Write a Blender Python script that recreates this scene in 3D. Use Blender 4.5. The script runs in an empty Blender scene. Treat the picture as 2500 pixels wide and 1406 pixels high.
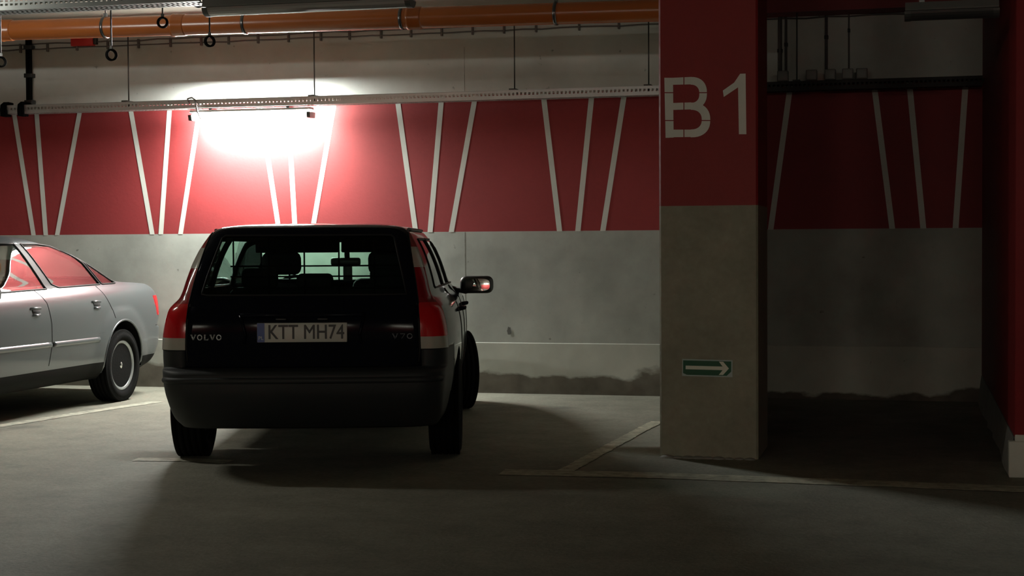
import bpy, bmesh, math, random
from mathutils import Vector, Matrix
from mathutils.bvhtree import BVHTree
random.seed(7)
PI = math.pi
scene = bpy.context.scene
col = scene.collection

# ------------------------------------------------------------------ camera numbers (recovered from the photo)
F_PX, CAM_H, PITCH, ROLL = 3834.0, 1.35, 0.029, -0.006
SA = 0.24875                                    # the garage grid is turned by this much against the view
CS, SN = math.cos(SA), math.sin(SA)


def ray(u, v):
    a, b = u - 1250, v - 703
    c, s = math.cos(ROLL), math.sin(ROLL)
    x, up = (c * a + s * b) / F_PX, -(-s * a + c * b) / F_PX
    return Vector((x, math.cos(PITCH) + math.sin(PITCH) * up, -math.sin(PITCH) + math.cos(PITCH) * up))


def on_n(u, v, n):
    """photo point -> (along, depth, height) in the garage grid on the plane depth = n"""
    r = ray(u, v)
    t = n / (r.x * SN + r.y * CS)
    p = Vector((0, 0, CAM_H)) + r * t
    return Vector((p.x * CS - p.y * SN, n, p.z))


def on_floor(u, v, z=0.0):
    r = ray(u, v)
    t = (z - CAM_H) / r.z
    p = Vector((0, 0, CAM_H)) + r * t
    return Vector((p.x * CS - p.y * SN, p.x * SN + p.y * CS, z))


def W(p):
    """garage grid -> world"""
    return Vector((p[0] * CS + p[1] * SN, -p[0] * SN + p[1] * CS, p[2]))


# ------------------------------------------------------------------ materials
def mat(name, color=(.5, .5, .5), rough=.5, metal=0.0, coat=0.0, spec=.5, noise=None, emit=None, bump=None, trans=None):
    m = bpy.data.materials.new(name)
    m.use_nodes = True
    nt = m.node_tree
    b = nt.nodes['Principled BSDF']
    b.inputs['Base Color'].default_value = (*color, 1)
    b.inputs['Roughness'].default_value = rough
    b.inputs['Metallic'].default_value = metal
    b.inputs['Coat Weight'].default_value = coat
    b.inputs['Coat Roughness'].default_value = .08
    b.inputs['Specular IOR Level'].default_value = spec
    if emit:
        b.inputs['Emission Color'].default_value = (*emit[0], 1)
        b.inputs['Emission Strength'].default_value = emit[1]
    if noise or bump:
        tc = nt.nodes.new('ShaderNodeTexCoord')
    if noise:                                     # list of (scale, amount, detail)
        prev = None
        for sc, amt, det in noise:
            n = nt.nodes.new('ShaderNodeTexNoise')
            n.inputs['Scale'].default_value = sc
            n.inputs['Detail'].default_value = det
            n.inputs['Roughness'].default_value = .6
            nt.links.new(tc.outputs['Object'], n.inputs['Vector'])
            r = nt.nodes.new('ShaderNodeMapRange')
            r.inputs['From Min'].default_value = .3
            r.inputs['From Max'].default_value = .7
            r.inputs['To Min'].default_value = 1 - amt
            r.inputs['To Max'].default_value = 1 + amt * .6
            nt.links.new(n.outputs['Fac'], r.inputs['Value'])
            if prev is None:
                prev = r.outputs['Result']
            else:
                mm = nt.nodes.new('ShaderNodeMath')
                mm.operation = 'MULTIPLY'
                nt.links.new(prev, mm.inputs[0])
                nt.links.new(r.outputs['Result'], mm.inputs[1])
                prev = mm.outputs[0]
        vm = nt.nodes.new('ShaderNodeVectorMath')
        vm.operation = 'SCALE'
        vm.inputs[0].default_value = color
        nt.links.new(prev, vm.inputs['Scale'])
        nt.links.new(vm.outputs['Vector'], b.inputs['Base Color'])
    if bump:
        n = nt.nodes.new('ShaderNodeTexNoise')
        n.inputs['Scale'].default_value = bump[0]
        n.inputs['Detail'].default_value = 6
        nt.links.new(tc.outputs['Object'], n.inputs['Vector'])
        bp = nt.nodes.new('ShaderNodeBump')
        bp.inputs['Strength'].default_value = bump[1]
        bp.inputs['Distance'].default_value = .02
        nt.links.new(n.outputs['Fac'], bp.inputs['Height'])
        nt.links.new(bp.outputs['Normal'], b.inputs['Normal'])
    return m


def mix_color(nt, fac, a, bcol):
    mx = nt.nodes.new('ShaderNodeMix')
    mx.data_type = 'RGBA'
    for s, v in ((6, a), (7, bcol)):
        if isinstance(v, tuple):
            mx.inputs[s].default_value = (*v, 1)
        else:
            nt.links.new(v, mx.inputs[s])
    nt.links.new(fac, mx.inputs[0])
    return mx.outputs[2]


def glass_mat(name, tint, rough=.02, refl=1.0, base=.05):
    m = bpy.data.materials.new(name)
    m.use_nodes = True
    nt = m.node_tree
    nt.nodes.clear()
    out = nt.nodes.new('ShaderNodeOutputMaterial')
    tr = nt.nodes.new('ShaderNodeBsdfTransparent')
    tr.inputs['Color'].default_value = (*tint, 1)
    gl = nt.nodes.new('ShaderNodeBsdfGlossy')
    gl.inputs['Roughness'].default_value = rough
    gl.inputs['Color'].default_value = (refl, refl, refl, 1)
    lw = nt.nodes.new('ShaderNodeLayerWeight')
    lw.inputs['Blend'].default_value = .5
    pw = nt.nodes.new('ShaderNodeMath')
    pw.operation = 'POWER'
    pw.inputs[1].default_value = 4.5
    nt.links.new(lw.outputs['Facing'], pw.inputs[0])
    fr = nt.nodes.new('ShaderNodeMath')
    fr.operation = 'MULTIPLY_ADD'
    fr.inputs[1].default_value = .9
    fr.inputs[2].default_value = base
    nt.links.new(pw.outputs[0], fr.inputs[0])
    mx = nt.nodes.new('ShaderNodeMixShader')
    nt.links.new(fr.outputs[0], mx.inputs[0])
    nt.links.new(tr.outputs[0], mx.inputs[1])
    nt.links.new(gl.outputs[0], mx.inputs[2])
    nt.links.new(mx.outputs[0], out.inputs[0])
    return m


def lens_mat(name, color, depth=.5):
    """coloured lamp plastic: glossy skin, lets some light through"""
    m = bpy.data.materials.new(name)
    m.use_nodes = True
    nt = m.node_tree
    b = nt.nodes['Principled BSDF']
    b.inputs['Base Color'].default_value = (*color, 1)
    b.inputs['Roughness'].default_value = .12
    b.inputs['Coat Weight'].default_value = .6
    tl = nt.nodes.new('ShaderNodeBsdfTranslucent')
    tl.inputs['Color'].default_value = (*color, 1)
    mx = nt.nodes.new('ShaderNodeMixShader')
    mx.inputs[0].default_value = depth
    out = nt.nodes['Material Output']
    nt.links.new(b.outputs[0], mx.inputs[1])
    nt.links.new(tl.outputs[0], mx.inputs[2])
    nt.links.new(mx.outputs[0], out.inputs[0])
    tc = nt.nodes.new('ShaderNodeTexCoord')
    wv = nt.nodes.new('ShaderNodeTexWave')
    wv.bands_direction = 'Z'
    wv.inputs['Scale'].default_value = 40
    bp = nt.nodes.new('ShaderNodeBump')
    bp.inputs['Strength'].default_value = .05
    nt.links.new(tc.outputs['Object'], wv.inputs['Vector'])
    nt.links.new(wv.outputs['Fac'], bp.inputs['Height'])
    nt.links.new(bp.outputs['Normal'], b.inputs['Normal'])
    return m


def wall_mat(name, base, dirt, zlow, zamp, streak=.25):
    """painted concrete with smudges, darker grime below a ragged height"""
    m = bpy.data.materials.new(name)
    m.use_nodes = True
    nt = m.node_tree
    b = nt.nodes['Principled BSDF']
    b.inputs['Roughness'].default_value = .75
    b.inputs['Specular IOR Level'].default_value = .25
    tc = nt.nodes.new('ShaderNodeTexCoord')
    sep = nt.nodes.new('ShaderNodeSeparateXYZ')
    nt.links.new(tc.outputs['Object'], sep.inputs[0])
    n1 = nt.nodes.new('ShaderNodeTexNoise')
    n1.inputs['Scale'].default_value = 1.3
    n1.inputs['Detail'].default_value = 8
    n1.inputs['Roughness'].default_value = .62
    nt.links.new(tc.outputs['Object'], n1.inputs['Vector'])
    mr = nt.nodes.new('ShaderNodeMapRange')
    mr.inputs['From Min'].default_value = .35
    mr.inputs['From Max'].default_value = .7
    mr.inputs['To Min'].default_value = 1.06
    mr.inputs['To Max'].default_value = 1 - streak
    nt.links.new(n1.outputs['Fac'], mr.inputs['Value'])
    n3 = nt.nodes.new('ShaderNodeTexNoise')
    n3.inputs['Scale'].default_value = 14
    n3.inputs['Detail'].default_value = 5
    nt.links.new(tc.outputs['Object'], n3.inputs['Vector'])
    sp = nt.nodes.new('ShaderNodeMapRange')          # small dark specks
    sp.inputs['From Min'].default_value = .70
    sp.inputs['From Max'].default_value = .76
    sp.inputs['To Min'].default_value = 1
    sp.inputs['To Max'].default_value = .45
    nt.links.new(n3.outputs['Fac'], sp.inputs['Value'])
    mu = nt.nodes.new('ShaderNodeMath')
    mu.operation = 'MULTIPLY'
    nt.links.new(mr.outputs[0], mu.inputs[0])
    nt.links.new(sp.outputs[0], mu.inputs[1])
    vm = nt.nodes.new('ShaderNodeVectorMath')
    vm.operation = 'SCALE'
    vm.inputs[0].default_value = base
    nt.links.new(mu.outputs[0], vm.inputs['Scale'])
    n2 = nt.nodes.new('ShaderNodeTexNoise')
    n2.inputs['Scale'].default_value = 1.1
    n2.inputs['Detail'].default_value = 7
    mp = nt.nodes.new('ShaderNodeMapping')
    mp.inputs['Scale'].default_value = (1, 1, 1.6)
    nt.links.new(tc.outputs['Object'], mp.inputs[0])
    nt.links.new(mp.outputs[0], n2.inputs['Vector'])
    a = nt.nodes.new('ShaderNodeMath')
    a.operation = 'MULTIPLY_ADD'                     # noise*amp + z
    a.inputs[1].default_value = -zamp
    nt.links.new(n2.outputs['Fac'], a.inputs[0])
    nt.links.new(sep.outputs['Z'], a.inputs[2])
    rx = nt.nodes.new('ShaderNodeMapRange')          # the damp patch thins out towards the right
    rx.inputs['From Min'].default_value = -1.9
    rx.inputs['From Max'].default_value = -1.2
    rx.inputs['To Max'].default_value = .13
    nt.links.new(sep.outputs['X'], rx.inputs['Value'])
    a2_ = nt.nodes.new('ShaderNodeMath')
    a2_.operation = 'ADD'
    nt.links.new(a.outputs[0], a2_.inputs[0])
    nt.links.new(rx.outputs[0], a2_.inputs[1])
    a = a2_
    g = nt.nodes.new('ShaderNodeMapRange')
    g.inputs['From Min'].default_value = zlow
    g.inputs['From Max'].default_value = zlow + .03
    g.inputs['To Min'].default_value = 1
    g.inputs['To Max'].default_value = 0
    nt.links.new(a.outputs[0], g.inputs['Value'])
    n4 = nt.nodes.new('ShaderNodeTexNoise')
    n4.inputs['Scale'].default_value = 7
    n4.inputs['Detail'].default_value = 8
    nt.links.new(tc.outputs['Object'], n4.inputs['Vector'])
    dcol = mix_color(nt, n4.outputs['Fac'], tuple(c * .45 for c in dirt), tuple(min(1, c * 1.7) for c in dirt))
    c = mix_color(nt, g.outputs[0], vm.outputs['Vector'], dcol)
    nt.links.new(c, b.inputs['Base Color'])
    bp = nt.nodes.new('ShaderNodeBump')
    bp.inputs['Strength'].default_value = .25
    bp.inputs['Distance'].default_value = .01
    nt.links.new(n4.outputs['Fac'], bp.inputs['Height'])
    nt.links.new(bp.outputs['Normal'], b.inputs['Normal'])
    return m


RED = (.265, .025, .027)
M = {}
M['wall_grey'] = wall_mat('wall_grey', (.58, .59, .55), (.12, .10, .08), -9, .1, .22)
M['wall_low'] = wall_mat('wall_low_grey', (.42, .43, .385), (.12, .10, .08), -9, .1, .36)
M['wall_far'] = wall_mat('wall_far_grey', (.15, .15, .135), (.05, .05, .04), -9, .1, .3)
M['wall_plinth'] = wall_mat('wall_plinth', (.50, .505, .44), (.115, .10, .08), -.135, .62, .25)
M['wall_red'] = mat('wall_red', RED, .6, noise=[(1.2, .1, 6), (30, .05, 3)], bump=(40, .05), spec=.3)
M['pillar_red'] = mat('pillar_red', (.29, .017, .017), .55, noise=[(2, .08, 6), (40, .05, 3)], bump=(30, .08), spec=.35)
M['stripe'] = mat('stripe_white', (.66, .66, .60), .6, noise=[(6, .08, 4)])
M['joint'] = mat('joint_dark', (.10, .10, .09), .9)
M['joint_fine'] = mat('joint_fine', (.24, .24, .21), .9, noise=[(30, .5, 4)])
M['ceiling'] = mat('ceiling_concrete', (.19, .165, .125), .85, noise=[(1.5, .12, 6)], bump=(20, .2))
M['concrete'] = mat('pillar_concrete', (.30, .285, .21), .8, noise=[(3.0, .16, 8), (22, .12, 5)], bump=(35, .25))
M['concrete_white'] = mat('painted_white_concrete', (.62, .62, .53), .75, noise=[(5, .08, 6)], bump=(30, .15))
M['kerb'] = mat('kerb_concrete', (.30, .29, .26), .85, noise=[(4, .2, 8)], bump=(18, .5))
M['beam_red'] = mat('beam_red', (.22, .012, .014), .6, noise=[(2, .1, 5)])
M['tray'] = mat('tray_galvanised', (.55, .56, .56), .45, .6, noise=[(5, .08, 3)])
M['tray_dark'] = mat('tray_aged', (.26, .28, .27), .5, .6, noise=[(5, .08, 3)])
M['tray_shaded'] = mat('tray_painted_shade', (.045, .043, .040), .6, .2, spec=.2)  # tray metal near black, the shade of the right bay put into its colour
M['letter'] = mat('letter_white', (.86, .86, .76), .6, noise=[(6, .06, 4)])
M['steel'] = mat('zinc_steel', (.10, .10, .10), .25, .9)
M['rod'] = mat('hanger_steel', (.05, .05, .047), .5, .4)
M['pvc'] = mat('orange_pipe', (.29, .072, .014), .25, noise=[(3, .08, 4)], spec=.5)
M['black'] = mat('black_plastic', (.012, .012, .012), .45)
M['rubber'] = mat('black_rubber', (.0025, .0025, .0025), .85, bump=(60, .1), spec=.08)
M['cable'] = mat('cable_grey', (.10, .085, .08), .6)
M['boxgrey'] = mat('junction_grey', (.25, .25, .24), .5)
M['redbox'] = mat('alarm_red', (.62, .025, .02), .4)
M['housing'] = mat('lamp_housing', (.14, .145, .14), .5, noise=[(4, .1, 3)])
M['housing_glare'] = mat('lamp_housing_glare', (.6, .6, .58), .5, noise=[(4, .06, 3)])  # lit lamp's housing whitened, glare of the tube put into its colour
M['endcap'] = mat('lamp_endcap', (.06, .062, .06), .5)
M['cover'] = mat('lamp_cover', (.30, .28, .27), .12, coat=.6, spec=.8)
M['tube'] = mat('lamp_tube_lit', (1, 1, 1), .4, emit=((.95, 1.0, .93), 840.0))
M['tube_side'] = mat('lamp_tube_side', (1, 1, 1), .4, emit=((1.0, .98, .88), 125.0))
M['sign_green'] = mat('sign_green', (.005, .085, .036), .35, spec=.2)
M['sign_pale'] = mat('sign_pale', (.78, .80, .62), .4)
M['sign_edge'] = mat('sign_edge', (.36, .46, .42), .4)
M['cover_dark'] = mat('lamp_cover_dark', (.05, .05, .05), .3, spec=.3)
M['paint_line'] = mat('line_paint', (.50, .48, .37), .8, noise=[(3, .3, 8), (14, .5, 6)])
M['paint_faint'] = mat('line_paint_worn', (.46, .43, .31), .85, noise=[(3, .3, 8), (14, .5, 6)])
M['volvo'] = mat('dark_blue_paint', (.0045, .0055, .009), .08, .0, coat=.0, spec=.03)
M['bumper'] = mat('bumper_plastic', (.017, .020, .021), .6, spec=.35)
M['bowl'] = mat('lamp_bowl', (.75, .75, .72), .35, .3)
M['silver'] = mat('silver_paint', (.125, .138, .147), .34, .6, coat=.5)
M['sill'] = mat('sill_black', (.002, .002, .002), .7, spec=.1)
M['inside'] = mat('cabin_dark', (.003, .003, .003), .9, spec=.1)
M['fabric'] = mat('seat_fabric', (.012, .012, .013), .9, spec=.1)
M['glass_dark'] = glass_mat('rear_glass', (.60, .80, .71), refl=.3, base=.03)
M['glass_front'] = glass_mat('windscreen_glass', (.72, .95, .84), refl=.6)
M['glass_side'] = glass_mat('side_glass', (.52, .66, .62), base=.16)
M['glass_darkened'] = glass_mat('darkened_side_glass', (.012, .016, .015), base=.04)  # near-black tint stands in for seats and load blocking the light
M['lens_red'] = lens_mat('lens_red', (.92, .014, .022), .45)
M['lens_dkred'] = lens_mat('lens_dark_red', (.42, .010, .018), .45)
M['lens_clear'] = lens_mat('lens_clear', (.72, .72, .62), .45)
M['plate'] = mat('plate_white', (.62, .62, .55), .45)
M['plate_blue'] = mat('plate_blue', (.015, .06, .28), .4)
M['ink'] = mat('plate_ink', (.01, .01, .01), .5)
M['chrome'] = mat('chrome', (.75, .75, .75), .12, 1.0)
M['badge'] = mat('badge_chrome', (.60, .61, .62), .35, .6)
M['badge_dull'] = mat('badge_dull', (.16, .16, .18), .4, .6)
M['mirror'] = mat('mirror_glass', (.9, .9, .9), .02, 1.0)
M['rim_steel'] = mat('rim_steel', (.010, .011, .012), .45, .2, spec=.2)
M['rim_ring'] = mat('rim_ring', (.38, .40, .40), .3, .6)
M['seam'] = mat('seam_black', (.01, .01, .01), .8)
M['trim_dark'] = mat('trim_rubber', (.010, .010, .010), .55, spec=.2)
M['fill_face'] = mat('fill_diffuser', (1, 1, 1), .4, emit=((1.0, .955, .79), 225.0))  # glow of the added fill lamps behind the viewer


def floor_mat():
    m = bpy.data.materials.new('floor_concrete')
    m.use_nodes = True
    nt = m.node_tree
    b = nt.nodes['Principled BSDF']
    b.inputs['Roughness'].default_value = .82
    b.inputs['Specular IOR Level'].default_value = .3
    tc = nt.nodes.new('ShaderNodeTexCoord')
    out = None
    for sc, lo, hi, det in ((.5, .72, 1.18, 6), (3.5, .78, 1.15, 8), (28, .86, 1.10, 6)):
        n = nt.nodes.new('ShaderNodeTexNoise')
        n.inputs['Scale'].default_value = sc
        n.inputs['Detail'].default_value = det
        n.inputs['Roughness'].default_value = .65
        nt.links.new(tc.outputs['Object'], n.inputs['Vector'])
        r = nt.nodes.new('ShaderNodeMapRange')
        r.inputs['From Min'].default_value = .3
        r.inputs['From Max'].default_value = .7
        r.inputs['To Min'].default_value = lo
        r.inputs['To Max'].default_value = hi
        nt.links.new(n.outputs['Fac'], r.inputs['Value'])
        if out is None:
            out = r.outputs[0]
        else:
            mm = nt.nodes.new('ShaderNodeMath')
            mm.operation = 'MULTIPLY'
            nt.links.new(out, mm.inputs[0])
            nt.links.new(r.outputs[0], mm.inputs[1])
            out = mm.outputs[0]
    vm = nt.nodes.new('ShaderNodeVectorMath')
    vm.operation = 'SCALE'
    vm.inputs[0].default_value = (.24, .23, .178)
    nt.links.new(out, vm.inputs['Scale'])
    # oil stains
    n = nt.nodes.new('ShaderNodeTexNoise')
    n.inputs['Scale'].default_value = 1.1
    n.inputs['Detail'].default_value = 4
    mp = nt.nodes.new('ShaderNodeMapping')
    mp.inputs['Location'].default_value = (3.1, 1.7, 0)
    nt.links.new(tc.outputs['Object'], mp.inputs[0])
    nt.links.new(mp.outputs[0], n.inputs['Vector'])
    r = nt.nodes.new('ShaderNodeMapRange')
    r.inputs['From Min'].default_value = .64
    r.inputs['From Max'].default_value = .74
    r.inputs['To Max'].default_value = .6
    nt.links.new(n.outputs['Fac'], r.inputs['Value'])
    c = mix_color(nt, r.outputs[0], vm.outputs['Vector'], (.06, .058, .05))
    nt.links.new(c, b.inputs['Base Color'])
    n = nt.nodes.new('ShaderNodeTexNoise')
    n.inputs['Scale'].default_value = 45
    n.inputs['Detail'].default_value = 6
    nt.links.new(tc.outputs['Object'], n.inputs['Vector'])
    bp = nt.nodes.new('ShaderNodeBump')
    bp.inputs['Strength'].default_value = .35
    bp.inputs['Distance'].default_value = .01
    nt.links.new(n.outputs['Fac'], bp.inputs['Height'])
    nt.links.new(bp.outputs['Normal'], b.inputs['Normal'])
    return m


M['floor'] = floor_mat()


# ------------------------------------------------------------------ object helpers
def tag(o, label=None, cat=None, group=None, kind=None):
    if label:
        o['label'] = label
    if cat:
        o['category'] = cat
    if group:
        o['group'] = group
    if kind:
        o['kind'] = kind
    return o


def thing(name, label, cat, loc=(0, 0, 0), rotz=0.0, group=None):
    o = bpy.data.objects.new(name, None)
    o.empty_display_size = .1
    col.objects.link(o)
    o.location = loc
    o.rotation_euler = (0, 0, rotz)
    return tag(o, label, cat, group)


def grid_thing(name, label, cat, base, group=None):
    """an Empty in the garage grid; its parts are given in grid coordinates minus base"""
    return thing(name, label, cat, W(base), -SA, group)


def copy_tree(o, parent=None):
    c = o.copy()
    col.objects.link(c)
    if parent is not None:
        c.parent = parent
    for ch in [x for x in bpy.data.objects if x.parent == o]:
        copy_tree(ch, c)
    return c


class MB:
    """collects shapes and links them as ONE mesh object"""

    def __init__(self, off=(0, 0, 0)):
        self.bm = bmesh.new()
        self.off = Vector(off)
        self.mats = []
        self.smooth = set()

    def mi(self, m):
        if m not in self.mats:
            self.mats.append(m)
        return self.mats.index(m)

    def v(self, p):
        return self.bm.verts.new(Vector(p) - self.off)

    def face(self, pts, m, smooth=False):
        try:
            f = self.bm.faces.new([self.v(p) for p in pts])
        except ValueError:
            return None
        f.material_index = self.mi(m)
        f.smooth = smooth
        return f

    def box(self, lo, hi, m, bevel=0.0, seg=2, mtx=None):
        t = bmesh.new()
        vs = [t.verts.new((x, y, z)) for x in (lo[0], hi[0]) for y in (lo[1], hi[1]) for z in (lo[2], hi[2])]
        for q in ((0, 1, 3, 2), (4, 6, 7, 5), (0, 4, 5, 1), (2, 3, 7, 6), (0, 2, 6, 4), (1, 5, 7, 3)):
            t.faces.new([vs[i] for i in q])
        bmesh.ops.recalc_face_normals(t, faces=t.faces)
        if bevel:
            bmesh.ops.bevel(t, geom=t.edges[:], offset=bevel, segments=seg, affect='EDGES', profile=.5)
        self.merge(t, m, smooth=bevel > 0, mtx=mtx)

    def merge(self, t, m, smooth=False, mtx=None):
        k = self.mi(m)
        mp = {}
        for v in t.verts:
            p = v.co if mtx is None else mtx @ v.co
            mp[v] = self.bm.verts.new(p - self.off)
        for f in t.faces:
            try:
                g = self.bm.faces.new([mp[v] for v in f.verts])
            except ValueError:
                continue
            g.material_index = k
            g.smooth = smooth
        t.free()

    def prism(self, poly, d, m):
        """poly: list of 3D points (planar), d: extrusion vector"""
        d = Vector(d)
        a = [Vector(p) for p in poly]
        n = len(a)
        self.face(a, m)
        self.face([p + d for p in reversed(a)], m)
        for i in range(n):
            j = (i + 1) % n
            self.face([a[j], a[i], a[i] + d, a[j] + d], m)

    def tube(self, pts, r, m, seg=8, closed=False, caps=True):
        pts = [Vector(p) for p in pts]
        n = len(pts)
        rings = []
        up = None
        k = self.mi(m)
        for i, p in enumerate(pts):
            if closed:
                d = pts[(i + 1) % n] - pts[i - 1]
            else:
                d = pts[min(i + 1, n - 1)] - pts[max(i - 1, 0)]
            d.normalize()
            if up is None:
                up = Vector((0, 0, 1)) if abs(d.z) < .9 else Vector((1, 0, 0))
            a = d.cross(up)
            if a.length < 1e-6:
                a = d.orthogonal()
            a.normalize()
            b = a.cross(d).normalized()
            up = b
            rr = r[i] if isinstance(r, (list, tuple)) else r
            rings.append([self.v(p + a * rr * math.cos(2 * PI * j / seg) + b * rr * math.sin(2 * PI * j / seg)) for j in range(seg)])
        rng = range(n if closed else n - 1)
        for i in rng:
            A, B = rings[i], rings[(i + 1) % n]
            for j in range(seg):
                f = self.bm.faces.new((A[j], A[(j + 1) % seg], B[(j + 1) % seg], B[j]))
                f.material_index = k
                f.smooth = True
        if caps and not closed:
            for R in (rings[0][::-1], rings[-1]):
                f = self.bm.faces.new(R)
                f.material_index = k

    def lathe(self, prof, m, seg=32, axis='x', at=(0, 0, 0), closed=False):
        """prof: (along axis, radius)"""
        at = Vector(at)
        k = self.mi(m)
        rings = []
        for a, r in prof:
            ring = []
            for j in range(seg):
                c, s = r * math.cos(2 * PI * j / seg), r * math.sin(2 * PI * j / seg)
                p = (a, c, s) if axis == 'x' else ((c, a, s) if axis == 'y' else (c, s, a))
                ring.append(self.v(at + Vector(p)))
            rings.append(ring)
        n = len(rings)
        for i in range(n if closed else n - 1):
            A, B = rings[i], rings[(i + 1) % n]
            for j in range(seg):
                f = self.bm.faces.new((A[j], A[(j + 1) % seg], B[(j + 1) % seg], B[j]))
                f.material_index = k
                f.smooth = True
        if not closed:
            for R in (rings[0], rings[-1]):
                try:
                    f = self.bm.faces.new(R)
                    f.material_index = k
                except ValueError:
                    pass

    def build(self, name, parent=None, label=None, recalc=True, weld=False):
        if weld:
            bmesh.ops.remove_doubles(self.bm, verts=self.bm.verts[:], dist=1e-5)
        if recalc:
            bmesh.ops.recalc_face_normals(self.bm, faces=self.bm.faces[:])
        me = bpy.data.meshes.new(name)
        self.bm.to_mesh(me)
        self.bm.free()
        for m in self.mats:
            me.materials.append(m)
        o = bpy.data.objects.new(name, me)
        col.objects.link(o)
        if parent is not None:
            o.parent = parent
        if label:
            o['label'] = label
        return o


def grid_struct(mb, name, label, cat):
    """a structure mesh given in grid coordinates, turned into the world"""
    o = mb.build(name)
    o.rotation_euler = (0, 0, -SA)
    return tag(o, label, cat, kind='structure')


def pchip(xs, ys):
    n = len(xs)
    h = [xs[i + 1] - xs[i] for i in range(n - 1)]
    d = [(ys[i + 1] - ys[i]) / h[i] for i in range(n - 1)]
    m = [0.0] * n
    m[0], m[-1] = d[0], d[-1]
    for i in range(1, n - 1):
        if d[i - 1] * d[i] > 0:
            w1, w2 = 2 * h[i] + h[i - 1], h[i] + 2 * h[i - 1]
            m[i] = (w1 + w2) / (w1 / d[i - 1] + w2 / d[i])

    def f(x):
        if x <= xs[0]:
            return ys[0]
        if x >= xs[-1]:
            return ys[-1]
        i = 0
        while x > xs[i + 1]:
            i += 1
        t = (x - xs[i]) / h[i]
        return ((1 + 2 * t) * (1 - t) ** 2 * ys[i] + t * (1 - t) ** 2 * h[i] * m[i]
                + t * t * (3 - 2 * t) * ys[i + 1] + t * t * (t - 1) * h[i] * m[i + 1])
    return f


# ================================================================== THE SETTING
NW = 13.585                    # depth of the back wall
Z_BAND, Z_TOP, Z_CEIL = 1.449, 2.665, 3.40
side0 = on_floor(2385, 981)
side1 = on_floor(2469, 1166)
U_SIDE = (side0.x + side1.x) / 2 + .0          # along-position of the kerb face of the side wall
N_END = side1.y
U0, U1 = -14.0, U_SIDE + .5
N_FRONT = -12.0

mb = MB()
mb.face([(U0, N_FRONT, 0), (9, N_FRONT, 0), (9, NW + .3, 0), (U0, NW + .3, 0)], M['floor'])
mb.face([(U0, N_FRONT, -.2), (U0, NW + .3, -.2), (9, NW + .3, -.2), (9, N_FRONT, -.2)], M['floor'])
grid_struct(mb, 'floor', 'worn grey concrete garage floor with dust and oil stains', 'floor')
mb = MB()
mb.box((U0, N_FRONT, Z_CEIL), (9, NW + .3, Z_CEIL + .2), M['ceiling'])
grid_struct(mb, 'ceiling', 'bare concrete ceiling above the pipes and cable trays', 'ceiling')

# back wall: bands of paint, stripes, a joint and a battered plinth
mb = MB()
WU1 = 9.0
mb.face([(U0, NW, Z_TOP), (WU1, NW, Z_TOP), (WU1, NW, Z_CEIL), (U0, NW, Z_CEIL)], M['wall_grey'])
mb.face([(U0, NW, Z_BAND), (WU1, NW, Z_BAND), (WU1, NW, Z_TOP), (U0, NW, Z_TOP)], M['wall_red'])
mb.face([(U0, NW, .45), (WU1, NW, .45), (WU1, NW, Z_BAND), (U0, NW, Z_BAND)], M['wall_low'])
mb.face([(U0, NW - .006, .45), (WU1, NW - .006, .45), (WU1, NW, .456), (U0, NW, .456)], M['wall_plinth'])
mb.face([(U0, NW - .006, 0), (WU1, NW - .006, 0), (WU1, NW - .006, .45), (U0, NW - .006, .45)], M['wall_plinth'])
mb.box((U0, NW + .02, 0), (WU1, NW + .25, Z_CEIL), M['joint'])
stripes = [((36, 285), (82, 573)), ((90, 282), (112, 573)), ((194, 278), (140, 573)),
           ((320, 272), (372, 572)), ((414, 270), (393, 571)), ((484, 290), (441, 571)),
           ((640, 290), (682, 568)), ((705, 290), (721, 568)), ((815, 258), (762, 568)),
           ((972, 255), (1015, 567)), ((1077, 251), (1050, 567)), ((1158, 249), (1102, 566)),
           ((1328, 243), (1366, 563)), ((1444, 239), (1411, 563)), ((1523, 237), (1472, 563)),
           ((1690, 232), (1735, 560)), ((1812, 225), (1780, 560)),
           ((1928, 220), (1882, 557)), ((2135, 215), (2178, 556)), ((2221, 213), (2254, 556)), ((2357, 210), (2333, 556))]
for (a, b) in stripes:
    p, q = on_n(*a, NW), on_n(*b, NW)
    s = (p.x - q.x) / (p.z - q.z)
    ut, ub = q.x + s * (Z_TOP - q.z), q.x + s * (Z_BAND - .003 - q.z)
    w = .024
    mb.face([(ub - w, NW - .002, Z_BAND - .003), (ub + w, NW - .002, Z_BAND - .003),
             (ut + w, NW - .002, Z_TOP), (ut - w, NW - .002, Z_TOP)], M['stripe'])
ju = on_n(1135, 570, NW).x
mb.box((ju - .003, NW - .001, .46), (ju + .003, NW + .01, Z_BAND - .005), M['joint_fine'])
ju2 = on_n(1134, 180, NW).x
mb.box((ju2 - .002, NW - .001, Z_TOP), (ju2 + .002, NW + .01, 3.1), M['joint_fine'])
# torn patch of plaster
c = on_n(1243, 808, NW)
pts = []
for i in range(14):
    t = 2 * PI * i / 14
    rr = random.uniform(.7, 1.1)
    pts.append((c.x + .022 * rr * math.cos(t), NW - .003, c.z + .045 * rr * math.sin(t)))
mb.face(pts, M['joint'])
grid_struct(mb, 'wall_back', 'long back wall with red band, slanting white stripes and grey painted base', 'wall')

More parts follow.
